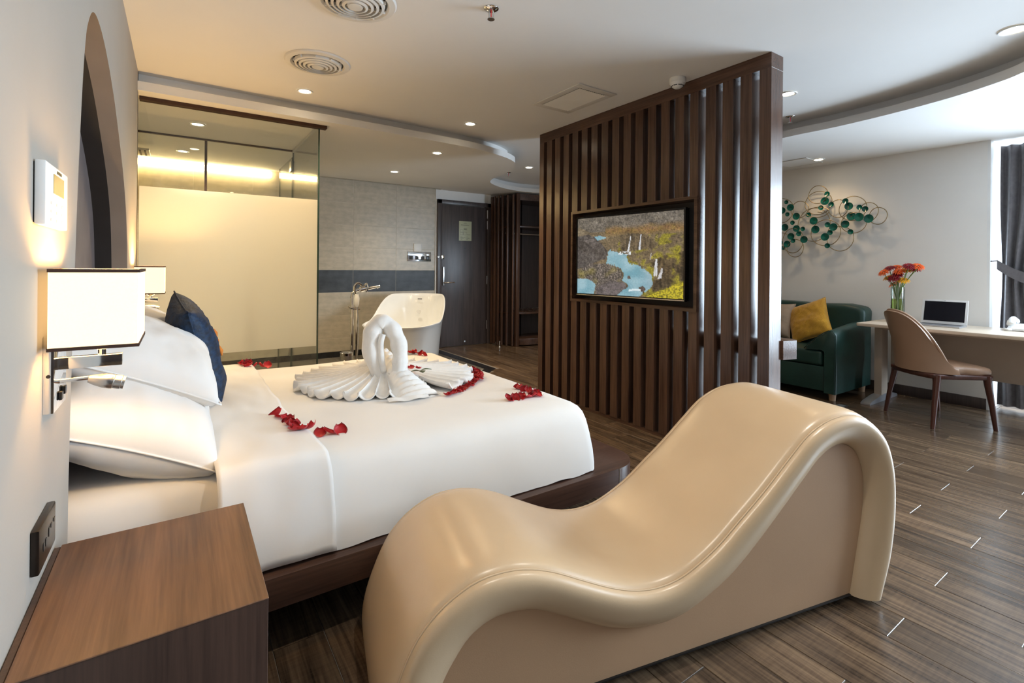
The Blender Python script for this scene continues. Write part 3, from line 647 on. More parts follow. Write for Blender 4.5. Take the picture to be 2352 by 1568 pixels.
# ------------------------------------------------------------------ ceiling fittings
def downlight(x, y, z, label, power=9, r=.042, col=(1, .70, .38)):
    t = thing('downlight', label, 'ceiling light', (x, y, z), group='recessed round downlights')
    link('trim_ring', lathe([(r+.016, -.001), (r+.014, -.007), (r+.002, -.006), (r-.004, -.0015)], (x, y, z), 24), 'white', t)
    link('lens', lathe([(0, -.003), (r-.004, -.003), (r-.004, -.001), (0, -.001)], (x, y, z), 20), 'lens', t)
    lamp('lamp', 'SPOT', (x, y, z-.012), power, col, t, spot_size=math.radians(130), spot_blend=.9, shadow_soft_size=.03)
downlight(.747, 3.808, ZC, 'downlight in raised ceiling beside the far round vent', 60)
downlight(2.127, 3.81, ZC, 'downlight in raised ceiling midway along the lip towards the divider', 45)
downlight(3.661, 5.023, ZC, 'downlight in the raised bay near the wardrobe', 48, col=(1, .82, .60))
downlight(3.629, 1.81, ZC, 'downlight just right of the divider top corner', 10)
downlight(3.622, .649, ZC, 'downlight at the upper right corner of the picture', 8, .05)
downlight(2.131, 4.492, ZS, 'downlight in lower ceiling, nearer of the two in front of the tiles', 36, col=(1, .84, .62))
downlight(2.137, 5.685, ZS, 'downlight in lower ceiling above the bathtub', 32, col=(1, .88, .70))
downlight(.114, 4.736, ZS, 'downlight seen through clear glass above the frosted screen', 85, col=(1, .83, .58))
downlight(.02, 5.95, ZS, 'downlight over the shower beyond the inner glass divider', 95, col=(1, .83, .58))
downlight(5.452, 2.407, ZS, 'downlight beside the square access panel above the sofa', 8)
downlight(2.13, .65, ZC, 'downlight in the raised ceiling above the chaise, out of frame', 36, col=(1, .93, .82))
downlight(.747, .65, ZC, 'downlight in the raised ceiling above the viewpoint, out of frame', 26, col=(1, .92, .80))
def vent(x, y, label):
    t = thing('round_air_vent', label, 'air vent', (x, y, ZC), group='round ceiling diffusers')
    link('flange', lathe([(.195, -.001), (.188, -.010), (.160, -.014), (.152, -.006), (.150, -.001)], (x, y, ZC), 48), 'grille', t)
    for i, r in enumerate((.140, .115, .090, .064)):
        link('ring', lathe([(r, -.004), (r-.004, -.020-.003*i), (r-.016, -.024-.003*i), (r-.014, -.004)], (x, y, ZC), 40), 'grille', t)
    link('centre_disc', lathe([(0, -.034), (.034, -.032), (.038, -.024), (.03, -.002)], (x, y, ZC), 28), 'grille', t)
    link('throat', lathe([(0, -.0015), (.15, -.0015), (.15, -.0008), (0, -.0008)], (x, y, ZC), 32), 'blackp', t)
    bm = bmesh.new()
    for q in range(10): add(bm, box(.035, .148, -.002, .002, -.020, -.003), Matrix.Translation((x, y, ZC)) @ Matrix.Rotation(q*PI/5, 4, 'Z'))
    link('spoke', bm, 'grille', t, smooth=0)
vent(.71, 3.23, 'round white ceiling vent over the middle of the bed')
vent(.69, 2.375, 'round white ceiling vent cut by the top edge of the picture')
gr = thing('ceiling_grille', 'rectangular louvred return grille in the ceiling left of the divider', 'air vent', (2.45, 2.8, ZC))
link('frame', boxes([(2.265, 2.632, 2.53, 2.585, ZC-.008, ZC-.001), (2.265, 2.632, 3.015, 3.07, ZC-.008, ZC-.001), (2.265, 2.32, 2.585, 3.015, ZC-.008, ZC-.001), (2.577, 2.632, 2.585, 3.015, ZC-.008, ZC-.001)], .002), 'grille', gr)
link('backing', box(2.32, 2.577, 2.585, 3.015, ZC-.003, ZC-.001), 'ink', gr, smooth=0)
for i in range(14):
    b = box(-.0052, .0052, 2.587, 3.013, -.001, .001); bmesh.ops.transform(b, matrix=Matrix.Translation((2.33+i*.0183, 0, ZC-.009)) @ Matrix.Rotation(.5, 4, 'Y'), verts=b.verts)
    link('louvre', b, 'grille', gr, smooth=0)
sd = thing('smoke_detector', 'round white smoke detector on the ceiling against the divider top', 'smoke detector', (2.745, 2.09, ZC))
link('base', lathe([(0, -.001), (.052, -.001), (.052, -.034), (.049, -.038), (0, -.038)], (2.745, 2.09, ZC), 32), 'smoke', sd)
link('sensor_head', lathe([(0, -.038), (.047, -.038), (.043, -.050), (.027, -.062), (.020, -.067), (0, -.069)], (2.745, 2.09, ZC), 32), 'smoke', sd)
bm = bmesh.new()
for q in range(8): add(bm, box(.037, .0405, -.012, .012, -.056, -.050), Matrix.Translation((2.745, 2.09, ZC)) @ Matrix.Rotation(q*PI/4+.3, 4, 'Z'))
link('slot', bm, 'blackp', sd, smooth=0)
def sprinkler(x, y, label):
    t = thing('sprinkler', label, 'sprinkler', (x, y, ZC), group='ceiling sprinklers')
    link('escutcheon', lathe([(.038, -.001), (.034, -.006), (.015, -.012), (0, -.012)], (x, y, ZC), 20), 'chrome', t)
    link('bulb', tube([(x, y, ZC-.012), (x, y, ZC-.045)], .003, 6), 'red', t, label='red glass bulb')
    link('frame_arm', boxes([(x-.014, x-.009, y-.002, y+.002, ZC-.046, ZC-.010), (x+.009, x+.014, y-.002, y+.002, ZC-.046, ZC-.010), (x-.014, x+.014, y-.003, y+.003, ZC-.050, ZC-.045)]), 'steel', t, smooth=0)
    link('deflector', lathe([(0, -.050), (.018, -.050), (.018, -.053), (0, -.053)], (x, y, ZC), 16), 'steel', t)
sprinkler(1.261, 2.058, 'chrome sprinkler hanging from the ceiling at the top centre')
sprinkler(4.19, 2.07, 'chrome sprinkler by the ceiling lip right of the divider')
sprinkler(3.64, 5.46, 'chrome sprinkler in the raised bay near the wardrobe')

# ------------------------------------------------------------------ bathtub and filler
TA = math.atan2(.80, .60)
tb = thing('bathtub', 'freestanding white slipper bathtub behind the bed', 'bathtub', (2.285, 5.615, 0), TA-PI/2)
Lh, Wh = .74, .43          # along local y (far = high end), along local x
def tubring(sx, k):
    ex = lambda q: .82 if math.sin(q) > 0 else .82-.20*abs(math.sin(q))
    return [(sx*Wh*math.copysign(abs(math.cos(q))**ex(q), math.cos(q)), sx*Lh*math.copysign(abs(math.sin(q))**ex(q), math.sin(q))) for q in [2*PI*i/k for i in range(k)]]
def rimz(y): t = max(0, min(1, (y/Lh+.18)/.95)); t = t*t*(3-2*t); return .545+.285*t
def tubshell(rows, k=64):
    bm = bmesh.new(); R = []
    for s, h in rows:      # s = size factor, h = fraction of rim height
        R.append([bm.verts.new((x, y, rimz(y/s if s else 0)*h if h >= 0 else -h)) for x, y in tubring(s, k)])
    for a, b in zip(R, R[1:]):
        for j in range(k): bm.faces.new((a[j], a[(j+1) % k], b[(j+1) % k], b[j]))
    return bm, R
bm, R = tubshell([(.80, 0.0), (.815, .02), (.85, .3), (.90, .6), (.955, .88), (.985, .965), (1.0, .99), (1.0, 1.005), (.985, 1.012), (.965, 1.0), (.945, .97), (.90, .75), (.84, .45), (.76, .25), (.60, .185), (.30, .175)])
bm.faces.new(R[-1]); bm.faces.new(R[0][::-1]); bmesh.ops.recalc_face_normals(bm, faces=bm.faces)
link('shell', bm, 'acryl', tb, world=False, smooth=60)
link('drain', lathe([(0, .118), (.032, .118), (.032, .126), (0, .128)], (0, -.15, 0), 16), 'chrome', tb, world=False)
link('overflow_cover', lathe([(0, -.004), (.028, -.004), (.03, .004), (0, .006)], (.0, .60, .60), 16, 'Y'), 'chrome', tb, world=False)
link('rim_mark', box(-.03, .03, .655, .658, .76, .772), 'ink', tb, world=False, smooth=0)
fc = thing('bath_filler', 'tall chrome floor-standing bath filler with hand shower', 'tap', (1.53, 5.2, 0))
link('riser', tube([(1.505, 5.2, 0), (1.505, 5.2, .86), (1.508, 5.2, .90), (1.53, 5.2, .935), (1.58, 5.2, .952)], .019, 12), 'chrome', fc)
link('inner_riser', tube([(1.55, 5.19, .02), (1.55, 5.19, .74)], .011, 10), 'chrome', fc)
link('spout', tube([(1.57, 5.2, .95), (1.68, 5.2, .962), (1.80, 5.2, .985)], [.018, .016, .013], 12), 'chrome', fc)
link('spout_tip', tube([(1.782, 5.2, .975), (1.782, 5.2, .955)], .008, 8), 'chrome', fc)
link('mixer_body', tube([(1.59, 5.2, .952), (1.64, 5.2, .962)], .032, 14), 'chrome', fc)
link('control_lever', tube(spline([(1.62, 5.2, .985), (1.655, 5.19, 1.015), (1.665, 5.18, .97), (1.645, 5.18, .92)], 4), .009, 8), 'chrome', fc)
link('diverter_loop', tube(spline([(1.53, 5.19, .90), (1.525, 5.185, .985), (1.56, 5.185, 1.02), (1.60, 5.19, 1.0)], 5), .013, 10), 'chrome', fc)
link('hand_shower', tube([(1.545, 5.17, .905), (1.545, 5.17, .86), (1.545, 5.17, .80), (1.545, 5.17, .77)], [.018, .028, .024, .012], 12), 'acryl', fc, label='white hand shower')
link('holder', tube([(1.46, 5.17, .775), (1.505, 5.19, .755), (1.58, 5.17, .75)], [.009, .014, .013], 8), 'chrome', fc)
link('hose', tube(spline([(1.545, 5.165, .77), (1.56, 5.15, .5), (1.535, 5.14, .2), (1.51, 5.17, .06)], 6), .008, 8), 'steel', fc)
link('foot_plate', lathe([(0, .001), (.06, .001), (.06, .018), (.03, .03), (0, .03)], (1.505, 5.2, 0), 20), 'chrome', fc)
wbn = thing('waste_bin', 'small round chrome pedal bin beside the bath filler', 'bin', (1.37, 5.0, 0))
link('drum', lathe([(0, .001), (.06, .001), (.062, .02), (.062, .30), (0, .30)], (1.40, 5.02, 0), 24), 'steel', wbn)
link('lid', lathe([(.064, .30), (.064, .325), (.05, .335), (0, .337)], (1.40, 5.02, 0), 24), 'chrome', wbn)

# ------------------------------------------------------------------ bed
bb = thing('bed_base', 'low dark wood bed platform with rounded foot corners', 'bed base', (.75, 2.56, 0))
def rrect(x0, x1, y0, y1, r, n=8, rr=None):
    rr = rr or (r, r, r, r); out = []
    for (cx, cy, a0, q) in ((x1-rr[0], y0+rr[0], -PI/2, rr[0]), (x1-rr[1], y1-rr[1], 0, rr[1]), (x0+rr[2], y1-rr[2], PI/2, rr[2]), (x0+rr[3], y0+rr[3], PI, rr[3])):
        for i in range(n+1): t = a0+PI/2*i/n; out.append((cx+q*math.cos(t), cy+q*math.sin(t)))
    return out
link('platform', prism(rrect(-.232, 1.885, 1.605, 3.53, .17, 10, (.17, .17, .004, .004)), .168, .265, .002), 'bedwood', bb, smooth=40)
link('platform_joint', box(1.709, 1.7105, 1.6025, 1.6055, .170, .264), 'grille', bb, smooth=0)
link('head_plank', box(-.362, -.233, 1.76, 3.37, .168, .264), 'bedwood', bb, smooth=0)
link('plinth', box(-.23, 1.45, 1.95, 3.18, 0, .168), 'blackstone', bb, smooth=0)
def softbox(x0, x1, y0, y1, rows, r0, wr=.004, seed=0, top=.0, n=10, edge_noise=.006, dome=.006, fx=1.0):
    """padded cover: rows of (inset, height) from hem to top, closed by a gently uneven top"""
    bm = bmesh.new(); R = []
    P0 = resample([(a, b, 0) for a, b in rrect(x0, x1, y0, y1, r0, n)+[rrect(x0, x1, y0, y1, r0, n)[0]]], 241)[:-1]
    cx, cy = (x0+x1)/2, (y0+y1)/2; hx, hy = (x1-x0)/2, (y1-y0)/2
    for k, (ins, z) in enumerate(rows):
        ring_ = []
        for p in P0:
            x = cx+(p.x-cx)*(hx-ins*fx)/hx; y = cy+(p.y-cy)*(hy-ins)/hy
            d = wr*nz(p.x*5+seed, p.y*5, z*6)*(1.6 if k < 3 else .6)
            nx, ny = (p.x-cx)/hx, (p.y-cy)/hy; L_ = math.hypot(nx, ny)
            zz = z+(edge_noise*nz(p.x*9+seed, p.y*9, 4) if k == 0 else 0)+.004*nz(x*2.5+seed, y*2.5, 1)*(k > 4)+dome*(1-max(abs((x-cx)/hx), abs((y-cy)/hy)))*(k > 4)
            ring_.append(bm.verts.new((x+d*nx/L_, y+d*ny/L_, zz)))
        R.append(ring_)
    m = len(P0)
    for a, b in zip(R, R[1:]):
        for j in range(m): bm.faces.new((a[j], a[(j+1) % m], b[(j+1) % m], b[j]))
    c = bm.verts.new((cx, cy, rows[-1][1]+dome))
    for j in range(m): bm.faces.new((R[-1][j], R[-1][(j+1) % m], c))
    bmesh.ops.recalc_face_normals(bm, faces=bm.faces); return bm
MT = .548
tag(link('mattress', softbox(-.362, 1.56, 1.745, 3.385, [(.0, .266), (.0, .29), (-.004, .36), (.0, .45), (.012, .505), (.035, .535), (.07, .546), (.12, MT), (.3, MT), (.6, MT)], .06, .006), 'sheet', smooth=180), 'white sheeted mattress showing beneath the pillows at the bed head', 'mattress')
rows = [(.0, .270), (.002, .30), (.012, .36), (.026, .43), (.044, .492), (.062, .525), (.085, .546), (.12, .559), (.18, .565), (.30, .566), (.5, .566), (.70, .566)]
tag(link('duvet', softbox(.10, 1.605, 1.645, 3.475, rows, .022, .007, 3, edge_noise=.008, fx=.42), 'sheet', smooth=180), 'smooth white duvet spread over the bed down to the platform', 'duvet')
# turned-down top sheet lying over the duvet head
def fold(u, v):
    # u across the bed (near hem -> far hem), v from pillow side to the fold
    s = -.31+u*(1.82+.62-.04)
    y0, y1, zt, zb = 1.70, 3.43, .586, .285
    def prof(s):
        if s < 0: t = -s/.31; return (y0-.058*t**.75, zt-.012-(zt-zb)*t**1.08)
        if s > 1.78: t = (s-1.78)/.31; return (y1+.058*t**.75, zt-.012-(zt-zb)*t**1.08)
        e = min(s, 1.78-s); return (y0+(y1-y0)*s/1.78, zt-.012*math.exp(-e/.05))
    y, z = prof(s); hang = max(0, -s, s-1.78)/.31
    x = .095+v*.275+.045*v*math.exp(-((s+.05)/.35)**2)+.035*v*hang
    x += .010*nz(s*6, v*2, 8); z += .004*nz(s*7, v*5, 2); y += -.008*nz(s*5, v*4, 6)*hang*(1 if s < 0 else -1)
    th = .010*math.sin(PI*min(1, max(0, v)))
    return Vector((x, y, z+th*.6))
fb = thick(fold, 110, 24, .011)
tag(link('folded_sheet', fb, 'sheet', smooth=180), 'white top sheet turned down in a band below the pillows', 'sheet')

def pillow(name, label, a, b, t, mtx, mat='sheet', seed=0, cat='pillow', group=None, pinch=.10, wr=.013):
    """soft pillow: half sizes a,b, half thickness t"""
    def side(sg):
        def fn(u, v):
            x, y = u*2-1, v*2-1
            q = (max(0, 1-abs(x)**2.6)*max(0, 1-abs(y)**2.6))**.46
            ex = 1-pinch*(1-y*y)*abs(x)**3; ey = 1-pinch*(1-x*x)*abs(y)**3
            z = sg*t*q+wr*nz(x*2.2+seed, y*2.2, sg)*q+.45*wr*nz(x*6+seed, y*5, sg*2)*q+.35*wr*(1-abs(nz(x*3+y*4+seed, (x-y)*1.2, sg*3)))**8*q
            return Vector((a*x*ex, b*y*ey, z))
        return fn
    bm = grid(side(1), 34, 34); add(bm, grid(side(-1), 34, 34)); bmesh.ops.remove_doubles(bm, verts=bm.verts, dist=.0004)
    bmesh.ops.recalc_face_normals(bm, faces=bm.faces); bmesh.ops.transform(bm, matrix=mtx, verts=bm.verts)
    o = tag(link(name, bm, mat, smooth=180), label, cat, group)
    ring_ = []
    for (x0, y0, x1, y1) in ((-1, -1, 1, -1), (1, -1, 1, 1), (1, 1, -1, 1), (-1, 1, -1, -1)):
        for i in range(16):
            x, y = x0+(x1-x0)*i/16, y0+(y1-y0)*i/16; ex = 1-pinch*(1-y*y)*abs(x)**3; ey = 1-pinch*(1-x*x)*abs(y)**3
            ring_.append(mtx @ Vector((a*x*ex, b*y*ey, 0)))
    link('seam', tube(ring_, .0035, 6, True), mat, o, smooth=180)
    return o
def pose(loc, rx, ry, rz): return Matrix.Translation(loc) @ Matrix.Rotation(rz, 4, 'Z') @ Matrix.Rotation(ry, 4, 'Y') @ Matrix.Rotation(rx, 4, 'X')
Rd = math.radians
pillow('pillow', 'plump white pillow lying lowest beside the near wall lamp', .252, .36, .125, pose((-.122, 2.095, .690), Rd(4), Rd(25), Rd(2)), seed=1)
pillow('pillow', 'white pillow lying on top of the near stack, tip against the navy cushion', .252, .34, .105, pose((-.108, 2.30, .862), Rd(8), Rd(25), Rd(4)), seed=5)
pillow('pillow', 'white pillow lying lowest of the far stack behind the navy cushion', .252, .345, .12, pose((-.122, 3.01, .690), Rd(-3), Rd(25), Rd(-2)), seed=9)
pillow('pillow', 'white pillow on top of the far stack below the far wall lamp', .252, .335, .10, pose((-.115, 3.01, .872), Rd(-5), Rd(25), Rd(-3)), seed=12)
bc = pillow('cushion', 'navy blue velvet cushion with leaf pattern propped against the pillows', .235, .225, .085, Matrix.Translation((.062, 2.655, .815)) @ Matrix.Rotation(Rd(4), 4, 'Z') @ Matrix.Rotation(Rd(75), 4, 'Y') @ Matrix.Rotation(Rd(9), 4, 'Z'), 'blue', 3, 'cushion', pinch=.07)
# embroidered motif on the cushion face
Mx = Matrix.Translation((.062, 2.655, .815)) @ Matrix.Rotation(Rd(4), 4, 'Z') @ Matrix.Rotation(Rd(75), 4, 'Y') @ Matrix.Rotation(Rd(9), 4, 'Z')
bm = bmesh.new()
def face_pt(x, y): q = (max(0, 1-abs(x)**2.6)*max(0, 1-abs(y)**2.6))**.46; return Mx @ Vector((.235*x, .225*y, .085*q+.006))
for cx_, cy_, l in ((.15, -.12, .10), (.0, .10, .12), (.25, .2, .09), (-.2, -.05, .1)):
    add(bm, tube([face_pt(cx_-l, cy_), face_pt(cx_, cy_+l*.3), face_pt(cx_+l, cy_)], [.004, .013, .004], 6))
link('motif', bm, 'orange', bc, smooth=60, label='orange embroidered leaves')

# ------------------------------------------------------------------ wall lamps
def sconce(y, label, spot=True, pw=14):
    y0, y1 = y-.115, y+.115; t = thing('wall_lamp', label, 'wall lamp', (XW, y, .88), group='chrome sconces either side of the bed')
    link('back_plate', box(XW, XW+.018, y-.06+.0, y+.075, .883, 1.045, .002), 'chrome', t)
    ar = link('arm', box(XW+.018, -.108, y+.0-.012, y+.012, .967, .993, .0015), 'chrome', t)
    link('stem', tube([(-.145, y, .993), (-.145, y, 1.03)], .0075, 10), 'chrome', t)
    link('gallery', lathe([(.012, .0), (.032, .012), (.034, .016), (0, .016)], (-.145, y, 1.006), 20), 'chrome', t)
    X0_, X1_, Z0_, Z1_ = -.219, -.073, 1.022, 1.188
    sh_ = bmesh.new()
    for q in [(X0_, X1_, y0, y0+.002), (X0_, X1_, y1-.002, y1), (X0_, X0_+.002, y0, y1), (X1_-.002, X1_, y0, y1)]: add(sh_, box(*q, Z0_, Z1_))
    s = link('shade', sh_, 'shade', t, smooth=0, label='glowing cream fabric shade')
    for z in (Z0_-.001, Z1_-.006):
        bd = bmesh.new()
        for q in [(X0_-.0015, X1_+.0015, y0-.0015, y0+.0015), (X0_-.0015, X1_+.0015, y1-.0015, y1+.0015), (X0_-.0015, X0_+.0015, y0, y1), (X1_-.0015, X1_+.0015, y0, y1)]: add(bd, box(*q, z, z+.007))
        link('binding', bd, 'trimbrown', s, smooth=0)
    link('bulb', lathe([(0, .0), (.012, .004), (.022, .03), (.026, .05), (.018, .068), (0, .075)], (-.145, y, 1.03), 16), 'shade', t)
    lamp('bulb_light', 'POINT', (-.145, y, 1.11), pw, (1, .60, .22), t, shadow_soft_size=.03)
    if spot:
        link('reading_arm', tube([(XW+.018, y-.03, .945), (-.165, y-.03, .947)], .0045, 8), 'chrome', t)
        b = lathe([(0, 0), (.008, .001), (.012, .012), (.016, .028), (.017, .042), (.0165, .043), (.0165, .046), (.0155, .047), (.0155, .060), (.0145, .061), (.0145, .066), (0, .066)], (0, 0, 0), 20, 'X')
        bmesh.ops.transform(b, matrix=Matrix.Translation((-.166, y-.03, .945)) @ Matrix.Rotation(Rd(14), 4, 'Y'), verts=b.verts)
        link('reading_spot', b, 'steel', t, label='brushed steel bullet reading spot')
        for dy in (-.005, .035): link('rocker_switch', box(XW+.018, XW+.024, y+dy-.008, y+dy+.010, .900 if dy < 0 else .905, .918 if dy < 0 else .923, .002), 'blackp', t)
        link('screw', lathe([(0, 0), (.004, 0), (.003, .002), (0, .002)], (XW+.009, y-.0601, .962), 8, 'Y'), 'blackp', t)
    return t
sconce(1.455, 'large lit wall lamp with square cream shade over the nightstand', True, 6.5)
sconce(3.735, 'small distant lit wall lamp seen past the pillows', True, 18)

# thermostat and socket
th = thing('thermostat', 'white thermostat with small display on the wall above the near lamp', 'thermostat', (XW, 1.42, 1.34))
link('body', box(XW+.002, XW+.0185, 1.300, 1.525, 1.276, 1.402, .003), 'white', th)
link('back_plate', box(XW, XW+.002, 1.305, 1.52, 1.28, 1.398), 'blackp', th, smooth=0)
link('display', box(XW+.0186, XW+.0195, 1.37, 1.475, 1.345, 1.385), 'lcd', th, smooth=0)
link('badge', box(XW+.0186, XW+.0195, 1.405, 1.450, 1.390, 1.396), 'bronzep', th, smooth=0)
for i in range(3):
    for j in range(3): link('key', box(XW+.0186, XW+.0196, 1.345+i*.055, 1.365+i*.055, 1.286+j*.017, 1.292+j*.017), 'grille', th, smooth=0)
sk = thing('wall_socket', 'bronze twin socket plate on the wall above the nightstand', 'socket', (XW, 1.375, .63))
link('plate', box(XW, XW+.014, 1.300, 1.452, .592, .680, .004), 'bronzep', sk)
for y in (1.33, 1.352): link('pin_slot', box(XW+.0142, XW+.0150, y, y+.008, .625, .640), 'blackp', sk, smooth=0)
for y in (1.38, 1.40, 1.43): link('pin_slot', box(XW+.0142, XW+.0150, y, y+.010, .632+.01*(y > 1.39), .650), 'blackp', sk, smooth=0)

# ------------------------------------------------------------------ nightstand
ns = thing('nightstand', 'dark wood nightstand with a bare top in the near left corner', 'nightstand', (-.04, 1.31, 0))
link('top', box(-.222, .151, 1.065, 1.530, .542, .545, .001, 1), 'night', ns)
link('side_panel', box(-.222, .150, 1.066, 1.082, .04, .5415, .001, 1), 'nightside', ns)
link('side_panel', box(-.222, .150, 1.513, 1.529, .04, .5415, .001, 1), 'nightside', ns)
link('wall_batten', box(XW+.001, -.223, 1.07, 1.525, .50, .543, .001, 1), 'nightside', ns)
link('base_panel', box(-.222, .150, 1.082, 1.513, .04, .058), 'nightside', ns, smooth=0)
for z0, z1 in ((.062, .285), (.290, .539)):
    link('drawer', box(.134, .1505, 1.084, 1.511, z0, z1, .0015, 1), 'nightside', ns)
link('foot_rail', box(-.20, .12, 1.09, 1.505, 0, .04), 'blackp', ns, smooth=0)

# ------------------------------------------------------------------ curved lounge chair
cl = thing('wave_lounge', 'tan leatherette wave-shaped lounge chaise in the foreground', 'chaise', (2.0235, .7625, 0), math.radians(-12.6))
seam = [(-1.640, .02), (-1.656, .07), (-1.650, .14), (-1.627, .213), (-1.596, .284), (-1.562, .332), (-1.509, .378), (-1.434, .414), (-1.356, .4225), (-1.288, .4135), (-1.217, .39), (-1.128, .3475), (-1.034, .305), (-.952, .279), (-.867, .271), (-.778, .287), (-.666, .341), (-.569, .409), (-.466, .484), (-.359, .571), (-.269, .640), (-.175, .679), (-.076, .691), (.0, .677), (.067, .636), (.122, .576), (.153, .501), (.168, .41), (.167, .293), (.148, .172), (.115, .081), (.089, .02)]
inner = [(-1.525, .02), (-1.53, .09), (-1.51, .162), (-1.476, .218), (-1.439, .262), (-1.387, .289), (-1.333, .294), (-1.263, .284), (-1.19, .251), (-1.114, .212), (-1.035, .176), (-.953, .153), (-.867, .141), (-.777, .147), (-.684, .179), (-.586, .225), (-.484, .297), (-.376, .388), (-.264, .484), (-.194, .541), (-.121, .573), (-.045, .574), (.02, .542), (.054, .489), (.072, .416), (.063, .302), (.032, .158), (.001, .02)]
NS = 120; S_ = resample(spline([(a, b, 0) for a, b in seam], 6), NS)
I0 = resample(spline([(a, b, 0) for a, b in inner], 6), NS*4)
# pair every seam point with the inner curve monotonically
I_ = []; j = 0
for i, p in enumerate(S_):
    lo = j; hi = min(len(I0)-1, lo+40); t = min(range(lo, hi+1), key=lambda k: (I0[k]-p).length); j = t; I_.append(I0[t])
I_[0] = I0[0]; I_[-1] = I0[-1]
CWd = .455
def norm2(P, i): t = (P[min(i+1, NS-1)]-P[max(i-1, 0)]).normalized(); return Vector((-t.y, t.x, 0))
def topsurf(u, v):
    i = min(NS-1, int(round(u*(NS-1)))); p = S_[i]; n = norm2(S_, i)
    y = -.018+v*(CWd+.036); e = min(v, 1-v)*(CWd+.036); h = .016*(1-math.exp(-e/.018))-.004*math.exp(-(e/.006)**2)
    return Vector((p.x+n.x*h, y, p.y+n.y*h))
VV = [0, .008, .018, .035, .06, .10, .2, .35, .5, .65, .8, .90, .94, .965, .982, .992, 1]
bm = grid(lambda u, v: topsurf(u, VV[int(round(v*(len(VV)-1)))]), NS, len(VV)); bmesh.ops.recalc_face_normals(bm, faces=bm.faces)
link('seat_upholstery', bm, 'leather', cl, world=False, smooth=180)
def roll(sgn, ybase):
    def fn(u, v):
        i = min(NS-1, int(round(u*(NS-1)))); a, b = S_[i], I_[i]; q = PI*v; k = (1-math.cos(q))/2; p = a.lerp(b, k)
        n = norm2(S_, i)
        y = ybase+sgn*(-.018+.044*(k)-.044*math.sin(q)**.8)
        return Vector((p.x, y, p.y))
    return fn
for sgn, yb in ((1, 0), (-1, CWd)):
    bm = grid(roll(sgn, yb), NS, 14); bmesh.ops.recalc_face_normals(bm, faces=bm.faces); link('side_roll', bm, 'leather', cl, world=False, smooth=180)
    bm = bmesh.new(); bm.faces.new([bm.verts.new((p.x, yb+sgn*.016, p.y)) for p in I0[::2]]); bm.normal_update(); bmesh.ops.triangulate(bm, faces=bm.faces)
    link('side_panel', bm, 'leather_shaded', cl, world=False, smooth=0)
    link('piping', tube([(p.x, yb+sgn*-.0195, p.y) for p in S_[2:-1]], .0032, 6), 'leather', cl, world=False, smooth=180)
for x in (-1.45, -.02): 
    for y in (.05, CWd-.05): link('foot', lathe([(0, 0), (.022, 0), (.022, .03), (0, .03)], (x, y, 0), 12), 'blackp', cl, world=False)
link('underside', box(-1.52, 0, .01, CWd-.01, .02, .024), 'blackp', cl, world=False, smooth=0)

# ------------------------------------------------------------------ towel swan
BT = .572
sn = thing('towel_swan', 'white towel folded as a swan with pleated fan wings on the bed', 'towel swan', (.93, 2.55, BT))
cxs, cys = .93, 2.60
def fan(a0, a1, n, rad, lift):
    def fn(u, v):
        a = a0+(a1-a0)*u; r = .03+(rad(u)-.03)*v
        amp = .004+.0135*v; ph = n*2*PI*u
        z = BT+.008+amp*(1+math.sin(ph))+lift*(1-v)**1.5+.004*nz(u*9, v*3)
        aa = a+.35*(a1-a0)/n*math.cos(ph)*.5*v
        return Vector((cxs+r*math.cos(aa), cys+r*math.sin(aa), z))
    return thick(fn, n*12+1, 10, -.006)
link('wing', fan(Rd(88), Rd(262), 17, lambda u: .47-.10*u**2+.012*math.sin(u*40), .095), 'towel', sn, smooth=180)
link('wing', fan(Rd(-66), Rd(86), 15, lambda u: .43+.07*math.sin(PI*u)+.012*math.sin(u*37), .085), 'towel', sn, smooth=180)
# body: layered wedge running down to the front
def body(u, v):
    q = u; a = (v-.5)*2
    y = 2.60-.42*q; zc = .745-.165*q**1.15; wdt = .055+.055*q
    x = .925+.035*q+a*wdt
    z = BT+.004+(zc-BT)*max(0, 1-abs(a)**2.2)**.7
    rr = .008*math.sin(q*2*PI*11+a*1.3)*(1 if a > .05 else .35)*min(1, 4*(1-abs(a)))
    return Vector((x+(rr*.6 if a > 0 else 0), y+.3*rr, z+rr))
bm = grid(body, 100, 30); link('body', bm, 'towel', sn, smooth=180)
for k in range(9):
    q = k/8; y = 2.42-.23*q; z = .655-.075*q
    link('fold_layer', grid(lambda u, v: Vector((.955+.012*q+u*(.075+.012*q), y-.02*v+.006*math.sin(u*9+k), z-.010-.012*v+.006*math.sin(u*7+2*k)+.004*math.sin(v*PI))), 14, 4), 'towel', sn, smooth=180)
# neck: tall rounded loop of two rolled limbs
nk = spline([(.900, 2.50, .600), (.845, 2.49, .690), (.815, 2.48, .780), (.820, 2.475, .855), (.850, 2.465, .905), (.885, 2.455, .905), (.915, 2.44, .870), (.938, 2.425, .815), (.947, 2.415, .750), (.940, 2.41, .690), (.925, 2.42, .640)], 5)
rr = [.046+.004*math.sin(i*.9)-.010*abs(i/(len(nk)-1)-.5)*2*(1 if i > len(nk)*.6 else .2) for i in range(len(nk))]
rr = [max(.026, r*(.9 if .42 < i/(len(nk)-1) < .62 else 1.0)) for i, r in enumerate(rr)]
bm = tube(nk, rr, 20)
for v in bm.verts: v.co += Vector((nz(v.co.x*40, v.co.y*40, v.co.z*14), nz(v.co.x*40+9, v.co.y*40, v.co.z*14), 0))*.004
link('neck', bm, 'towel', sn, smooth=180)
link('neck_fold', tube(spline([(.872, 2.452, .66), (.855, 2.437, .74), (.850, 2.434, .81), (.860, 2.43, .855)], 5), [.016]*16, 10), 'towel', sn, smooth=180)
